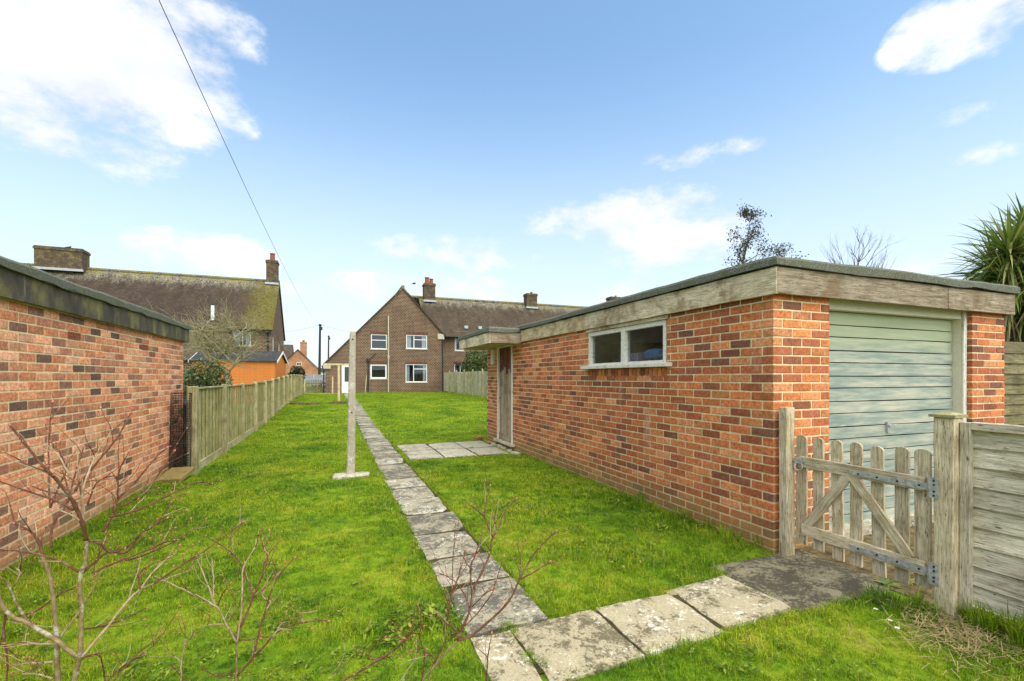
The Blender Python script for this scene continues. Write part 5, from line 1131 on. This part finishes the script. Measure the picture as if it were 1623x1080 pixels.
shrub('bare_shrub', gpt(255, offA, scA, T0), T0, offA, scA, A_paths, 'large bare red-budded shrub before the pink-red garage wall', 31, 6)
offB, scB = (200, 640), 2.453; TB = 1.75; gB = to_ground(425, 0, offB, scB, TB)
B_paths = [([gB, (422, 1250), (428, 1080), (430, 930)], 6.5, 'S', Z), ([(430, 930), (390, 860), (350, 790), (270, 745), (205, 715), (110, 670)], 4, 'D', (0, -.15)), ([(430, 930), (445, 830), (452, 700), (455, 640), (500, 560), (505, 525)], 4, 'D', (0, .05)),
 ([(430, 1060), (520, 960), (600, 880), (690, 850), (785, 845)], 4.6, 'T', (0, .1)), ([(500, 965), (520, 880), (560, 740), (600, 660), (655, 600)], 4.2, 'T', (0, .15)), ([(445, 870), (490, 760), (470, 680), (420, 590), (310, 515)], 4, 'T', (0, .2)),
 ([(430, 930), (440, 880), (520, 690), (545, 600), (600, 530)], 3.4, 'T', (0, .25)), ([(520, 700), (550, 600), (530, 550), (555, 495)], 3, 'T', (.1, .2)), ([(350, 790), (330, 740), (300, 660), (275, 605)], 3, 'D', (0, .1)), ([(340, 760), (340, 680), (333, 600)], 2.8, 'D', (0, .05)),
 ([(355, 785), (380, 730), (405, 700)], 2.8, 'T', Z), ([(395, 860), (340, 858), (290, 868)], 2.8, 'D', Z), ([(395, 850), (420, 800), (440, 775)], 2.6, 'D', Z), ([(495, 750), (560, 700), (580, 640), (565, 620)], 3, 'T', (0, .1)), ([(545, 800), (560, 770), (530, 740), (600, 650)], 2.8, 'D', (.05, .1)),
 ([(560, 930), (590, 880), (640, 880)], 2.8, 'D', Z), ([(570, 915), (600, 860), (630, 845)], 2.6, 'D', Z), ([(690, 850), (680, 820), (745, 805)], 2.6, 'D', Z), ([(440, 920), (490, 920), (500, 965)], 3, 'T', Z), ([(400, 560), (410, 500), (455, 462)], 2.6, 'T', (.1, .2)),
 ([(215, 1090), (215, 1000), (228, 940), (228, 895)], 2.8, 'D', Z), ([(215, 1005), (160, 960)], 2.4, 'D', Z), ([(228, 940), (270, 895)], 2.4, 'D', Z), ([(170, 1015), (215, 1060), (215, 1100)], 2.6, 'T', Z), ([(290, 1020), (350, 1060), (420, 1050)], 2.6, 'T', Z)]
shrub('bare_shrub', gpt(425, offB, scB, TB), TB, offB, scB, B_paths, 'small bare twiggy shrub on the lawn, middle of the three', 32, 4)
offC, scC = (520, 760), 3.374; TC = 1.6; gC = to_ground(430, 0, offC, scC, TC)
C_paths = [([gC, (455, 1250), (500, 1090), (560, 1010), (690, 862)], 7, 'S', Z), ([(690, 862), (735, 760), (760, 690), (770, 600), (762, 480), (790, 400), (832, 280)], 5, 'T', (0, .1)), ([(690, 862), (760, 840), (850, 770), (960, 660), (1020, 545), (1100, 400), (1220, 275)], 5.2, 'T', (0, .15)),
 ([(1030, 535), (1110, 490), (1185, 440)], 3.6, 'T', (.1, .15)), ([(775, 590), (830, 480), (860, 410), (880, 315), (920, 240), (940, 180), (1005, 105)], 4, 'T', (.05, .2)), ([(880, 312), (855, 250), (835, 200), (760, 140)], 3.2, 'T', (.15, .2)), ([(835, 200), (842, 130), (867, 35)], 2.8, 'T', (.15, .2)),
 ([(890, 290), (888, 190)], 2.2, 'D', (.15, .15)), ([(540, 1040), (600, 920), (630, 860), (620, 790), (650, 690), (618, 600), (625, 590)], 3.4, 'T', (0, .05)), ([(640, 700), (660, 620), (668, 430), (682, 230)], 2.4, 'T', (0, .1)), ([(655, 640), (690, 540), (720, 440), (735, 380)], 2.6, 'T', (0, .1)),
 ([(745, 650), (700, 570), (640, 520), (580, 500)], 2.6, 'T', (0, .1)), ([(770, 480), (740, 450), (730, 400), (790, 410)], 2.8, 'T', Z), ([(700, 800), (770, 750), (870, 620), (900, 540), (940, 415)], 3, 'T', (0, .15)), ([(1020, 540), (1030, 440), (1010, 340)], 2.4, 'T', (.1, .15)), ([(770, 680), (830, 620), (870, 590)], 2.6, 'T', Z),
 ([(60, 1090), (180, 1020), (310, 945), (420, 860), (460, 835)], 4, 'T', (.0, .1)), ([(310, 945), (215, 960), (260, 870), (300, 845)], 2.8, 'T', Z), ([(350, 915), (420, 840), (440, 790)], 2.6, 'T', Z), ([(500, 1080), (515, 930), (490, 850), (498, 690)], 2.8, 'T', Z), ([(845, 1090), (855, 950), (875, 825)], 2.8, 'T', Z),
 ([(380, 1090), (440, 1000), (470, 950)], 3, 'D', Z), ([(660, 850), (690, 820), (600, 740), (575, 710)], 2.6, 'T', Z), ([(600, 1010), (560, 950), (530, 940)], 3, 'T', Z), ([(0, 1070), (45, 1035)], 2.5, 'D', Z)]
shrub('bare_shrub', gpt(430, offC, scC, TC), TC, offC, scC, C_paths, 'bare red-twigged shrub reaching over the slab path', 33, 4)

# ------------------------------------------------------------------ grass
def tuft(idx, nb, rad, h, w, flat=.5):
    r = np.random.default_rng(100+idx); V = []; Fc = []
    for _ in range(nb):
        a = r.uniform(0, 6.283); q = rad*math.sqrt(r.uniform()); bx, by = q*math.cos(a), q*math.sin(a); L = h*r.uniform(.45, 1.25); f = r.uniform(0, 6.283); tl = r.uniform(.15, 1.0)*flat
        dx, dy = math.cos(f), math.sin(f); sx, sy = -dy*w*r.uniform(.6, 1.2), dx*w*r.uniform(.6, 1.2); k = len(V)
        m1 = (bx+dx*L*.25*tl, by+dy*L*.25*tl, L*.5); m2 = (bx+dx*L*tl, by+dy*L*tl, L*(1-.45*tl))
        V += [(bx-sx, by-sy, -.004), (bx+sx, by+sy, -.004), (m1[0]+sx*.8, m1[1]+sy*.8, m1[2]), (m1[0]-sx*.8, m1[1]-sy*.8, m1[2]), m2]; Fc += [(k, k+1, k+2, k+3), (k+3, k+2, k+4)]
    me = bpy.data.meshes.new('tuft'); me.from_pydata(V, [], Fc); me.materials.append(M['grass']); return bpy.data.objects.new('tuft_%02d' % idx, me)
pc = bpy.data.collections.new('tufts')
specs = [(26, .05, .034, .0017, 1.05)]*3+[(22, .045, .07, .0021, .85)]+[(24, .075, .036, .003, 1.05)]*3+[(24, .14, .04, .0062, 1.0)]*3+[(34, .05, .2, .0032, .75)]*2
for i, s in enumerate(specs): pc.objects.link(tuft(i, *s))
def leafpatch(idx):
    r = np.random.default_rng(300+idx); V = []; Fc = []
    for _ in range(16):
        a = r.uniform(0, 6.283); q = .05*math.sqrt(r.uniform()); c = Vector((q*math.cos(a), q*math.sin(a), r.uniform(.008, .035))); f = r.uniform(0, 6.283); u = Vector((math.cos(f), math.sin(f), r.uniform(-.2, .5)))*r.uniform(.008, .02); w = Vector((-math.sin(f), math.cos(f), r.normal(0, .25)))*r.uniform(.004, .009); k = len(V)
        V += [tuple(c-u), tuple(c+w), tuple(c+u), tuple(c-w)]; Fc.append((k, k+1, k+2, k+3))
    me = bpy.data.meshes.new('leafpatch'); me.from_pydata(V, [], Fc); me.materials.append(M['clover']); return bpy.data.objects.new('tuft_%02d' % idx, me)
for i in (12, 13): pc.objects.link(leafpatch(i))
pts, kinds, rots, scl = [], [], [], []
def ok(x, y):
    bad = np.zeros(len(x), bool)
    for (a, b, c, d) in EXCL: bad |= (x > a) & (x < b) & (y > c) & (y < d)
    bad |= (x > 3.37) & (y > 1.9) & (y < 10.3); bad |= (x < -2.24) & (y < 9.0); bad |= (x > 3.52) & (y < 10.3)
    return ~bad
def vis(x, y):
    t = x*SN+y*CS; d = (x*CS-y*SN)/np.maximum(t, .01); return (t > .9) & (d > -1.35) & (d < 1.35)
def scatter(x0, x1, y0, y1, dens, ks, tmin, tmax, s=(.7, 1.3), lim=None):
    n = int((x1-x0)*(y1-y0)*dens); x = rng.uniform(x0, x1, n); y = rng.uniform(y0, y1, n); t = x*SN+y*CS; g = vis(x, y) & (t >= tmin) & (t < tmax)
    g &= ok(x, y) if lim is None else (ok(x, y) & lim(x, y)); x, y = x[g], y[g]
    # clumpy height
    cl = .85+.35*np.sin(x*3.1+np.sin(y*2.3)*1.7)*np.sin(y*2.7+np.cos(x*1.9)*1.3)
    for a, b, c in zip(x, y, cl): pts.append((a, b, ground(a, b))); kinds.append(int(rng.choice(ks))); scl.append(float(c*rng.uniform(*s))); rots.append((rng.normal(0, .12), rng.normal(0, .12), rng.uniform(0, 6.283)))
scatter(-3, 3.6, .3, 7, 620, [0, 1, 2, 0, 1, 2, 0, 1, 2, 0, 1, 2, 3], .9, 4.6)
scatter(-3, 3.6, 2, 14, 330, [4, 5, 6], 4.6, 11)
scatter(-2.2, 8.6, 9, 36, 110, [7, 8, 9], 11, 40)
scatter(-9, -2, 9, 36, 25, [7, 8, 9], 9, 40)
scatter(-3, 3.6, .3, 9, 70, [12, 13], .9, 7, (.6, 1.3), lambda x, y: (np.sin(x*4.1+1.3*np.sin(y*3.3))*np.sin(y*3.7+x*1.1)) > .25)
scatter(-3, 3.6, .3, 9, 9, [3], .9, 8, (.5, 1.0))
scatter(-1.6, .6, 1.0, 2.9, 150, [12, 13], .9, 4, (.8, 1.7), lambda x, y: np.sin(x*6+y*2)*np.sin(y*5-x) > -.2)
# longer fringes along walls, slab edges and fences
def fringe(pts_, dens, wid, ks, s, over=False):
    for (x0, y0, x1, y1) in pts_:
        L = math.hypot(x1-x0, y1-y0); n = int(L*dens); u = rng.uniform(0, 1, n); x = x0+(x1-x0)*u+rng.normal(0, wid, n); y = y0+(y1-y0)*u+rng.normal(0, wid, n); g = np.ones(n, bool) if over else ok(x, y)
        for a, b in zip(x[g], y[g]): pts.append((a, b, ground(a, b))); kinds.append(int(rng.choice(ks))); scl.append(float(rng.uniform(*s))); rots.append((rng.normal(0, .15), rng.normal(0, .15), rng.uniform(0, 6.283)))
fringe([(GX-.07, 2.9, GX-.07, 4.6)], 60, .08, [3, 3, 10], (.5, .9)); fringe([(GX-.05, 4.6, GX-.05, 8)], 40, .04, [3, 4], (.6, 1.1)); fringe([(NX+.05, 3.5, NX+.05, 8)], 40, .04, [3, 4], (.7, 1.2))
fringe([(3.46, 1.52, 3.46, .4)], 130, .06, [10, 11], (.6, 1.15)); fringe([(3.15, 1.9, 3.5, 1.78)], 60, .08, [3, 10], (.4, .8))
fringe([(1.0, 2.43, 1.3, 2.5), (1.21, 2.5, 1.21, 8.0), (.66, 2.5, .66, 9.9), (1.2, 1.93, 3.4, 1.95), (1.2, 2.52, 2.6, 2.58)], 45, .012, [0, 1, 3], (.6, 1.0))
fringe([(1.0, 2.46, 2.6, 2.54), (1.19, 2.5, 1.185, 8.0), (.675, 2.5, .685, 12), (1.0, 1.93, 2.7, 2.0), (2.7, 1.98, 3.4, 2.0), (1.26, 8.08, 3.0, 8.08), (1.25, 9.95, 3.0, 9.95)], 42, .014, [0, 1, 2], (.6, 1.0), True)
fringe([(NX+.06, 4, NX+.06, 8.2)], 50, .05, [3, 3, 4], (.6, 1.2)); fringe([(.05, 6.88, .5, 6.88), (.0, 6.9, .0, 7.2), (.5, 6.9, .5, 7.2)], 40, .015, [3, 0], (.6, 1.0), True)
for (x, y, n) in ((.95, 2.455, 10), (.935, 2.12, 12), (1.62, 2.5, 6), (2.0, 8.95, 8), (1.9, 9.0, 6), (1.25, 8.6, 6), (2.6, 9.0, 6), (3.1, 8.6, 12), (3.15, 9.4, 12)):
    for _ in range(n): pts.append((x+rng.normal(0, .03), y+rng.normal(0, .03), .012)); kinds.append(int(rng.choice([0, 3]))); scl.append(float(rng.uniform(.4, .8))); rots.append((0, 0, rng.uniform(0, 6)))
me = bpy.data.meshes.new('lawn_grass'); me.from_pydata(pts, [], [])
at = me.attributes.new('kind_index', 'INT', 'POINT'); at.data.foreach_set('value', kinds)
at = me.attributes.new('rot', 'FLOAT_VECTOR', 'POINT'); at.data.foreach_set('vector', np.array(rots, dtype=np.float32).ravel())
at = me.attributes.new('scl', 'FLOAT', 'POINT'); at.data.foreach_set('value', scl)
lg = tag(link(bpy.data.objects.new('lawn_grass', me)), 'short bright green grass covering the lawn', 'grass', kind='stuff')
ng = bpy.data.node_groups.new('scatter_tufts', 'GeometryNodeTree'); ng.interface.new_socket('Geometry', in_out='INPUT', socket_type='NodeSocketGeometry'); ng.interface.new_socket('Geometry', in_out='OUTPUT', socket_type='NodeSocketGeometry')
gi, go = ng.nodes.new('NodeGroupInput'), ng.nodes.new('NodeGroupOutput'); ip = ng.nodes.new('GeometryNodeInstanceOnPoints'); ci = ng.nodes.new('GeometryNodeCollectionInfo'); ci.inputs[0].default_value = pc; ci.inputs[1].default_value = True; ci.inputs[2].default_value = True
def named(n, t):
    q = ng.nodes.new('GeometryNodeInputNamedAttribute'); q.data_type = t; q.inputs[0].default_value = n; return q.outputs[0]
ng.links.new(gi.outputs[0], ip.inputs['Points']); ng.links.new(ci.outputs[0], ip.inputs['Instance']); ip.inputs['Pick Instance'].default_value = True
ng.links.new(named('kind_index', 'INT'), ip.inputs['Instance Index']); er = ng.nodes.new('FunctionNodeEulerToRotation'); ng.links.new(named('rot', 'FLOAT_VECTOR'), er.inputs[0]); ng.links.new(er.outputs[0], ip.inputs['Rotation'])
cmb = ng.nodes.new('ShaderNodeCombineXYZ'); sa = named('scl', 'FLOAT')
for i in range(3): ng.links.new(sa, cmb.inputs[i])
ng.links.new(cmb.outputs[0], ip.inputs['Scale']); ng.links.new(ip.outputs[0], go.inputs[0])
md_ = lg.modifiers.new('scatter', 'NODES'); md_.node_group = ng
print('tufts', len(pts))
# daisies, weeds, dry litter
def daisy(x, y, label):
    o = empty('daisy', (x, y, 0), label, 'flower', 'daisies in the lawn'); mb = MB(); h = .05; mb.tube([(x, y, 0), (x, y, h)], .0015, 4); mb.build('stalk', M['golden'], o); mb = MB()
    for k in range(12):
        a = k*math.pi/6; u = Vector((math.cos(a), math.sin(a), .25)); s = Vector((-math.sin(a), math.cos(a), 0)); c = Vector((x, y, h)); mb.quad(c+u*.003, c+u*.008-s*.003, c+u*.014, c+u*.008+s*.003)
    mb.build('petals', M['daisy_white'], o); mb = MB(); mb.tube([(x, y, h), (x, y, h+.003)], .004, 8); mb.build('eye', M['daisy_eye'], o)
for (px, py, lb) in ((1388, 966, 'white daisy in the grass, highest of three near the gate post'), (1411, 984, 'white daisy in the grass, middle of three near the gate post'), (1422, 996, 'white daisy in the grass, lowest of three near the gate post')):
    t = F*(CH-.05)/(py-HZ); p = pix(px, py, t); daisy(p.x, p.y, lb)
mb = MB(); random.seed(9)
for _ in range(700):
    px, py = random.gauss(1520, 55), random.gauss(1010, 24); py = py+(px-1520)*.22
    t = F*CH/(max(py, 960)-HZ); p = pix(px, py, t); p.z = .015+random.uniform(0, .03)
    if p.x > 3.5: continue
    a = random.uniform(0, 6.28); d = Vector((math.cos(a), math.sin(a), random.gauss(0, .25)))*random.uniform(.02, .06); s = Vector((-math.sin(a), math.cos(a), 0))*.0016; mb.quad(p-d-s, p-d+s, p+d+s, p+d-s)
tag(mb.build('dry_grass', M['straw']), 'matted dry straw at the foot of the lap fence', 'straw', kind='stuff')
def rosette(x, y, n, L, label):
    mb = MB()
    for k in range(n): a = k*2.4+random.gauss(0, .2); e = random.uniform(.2, .7); sword(mb, (x, y, .01), (math.cos(a)*math.cos(e), math.sin(a)*math.cos(e), math.sin(e)), L*random.uniform(.7, 1.2), L*.16, .16, 5)
    tag(mb.build('broadleaf_weed', M['golden'] if False else M['sword']), label, 'weed')
for (px, py, n, L, lb) in ((1252, 874, 9, .06, 'leafy weed at the foot of the latch post'), (1405, 930, 14, .09, 'broad-leaved weed below the picket gate'), (1440, 925, 12, .08, 'broad-leaved weed beside the gate hinge post'), (560, 929, 9, .05, 'small flat weed rosette left of the slab path')):
    t = F*CH/(py-HZ); p = pix(px, py, t); rosette(p.x, p.y, n, L, lb)
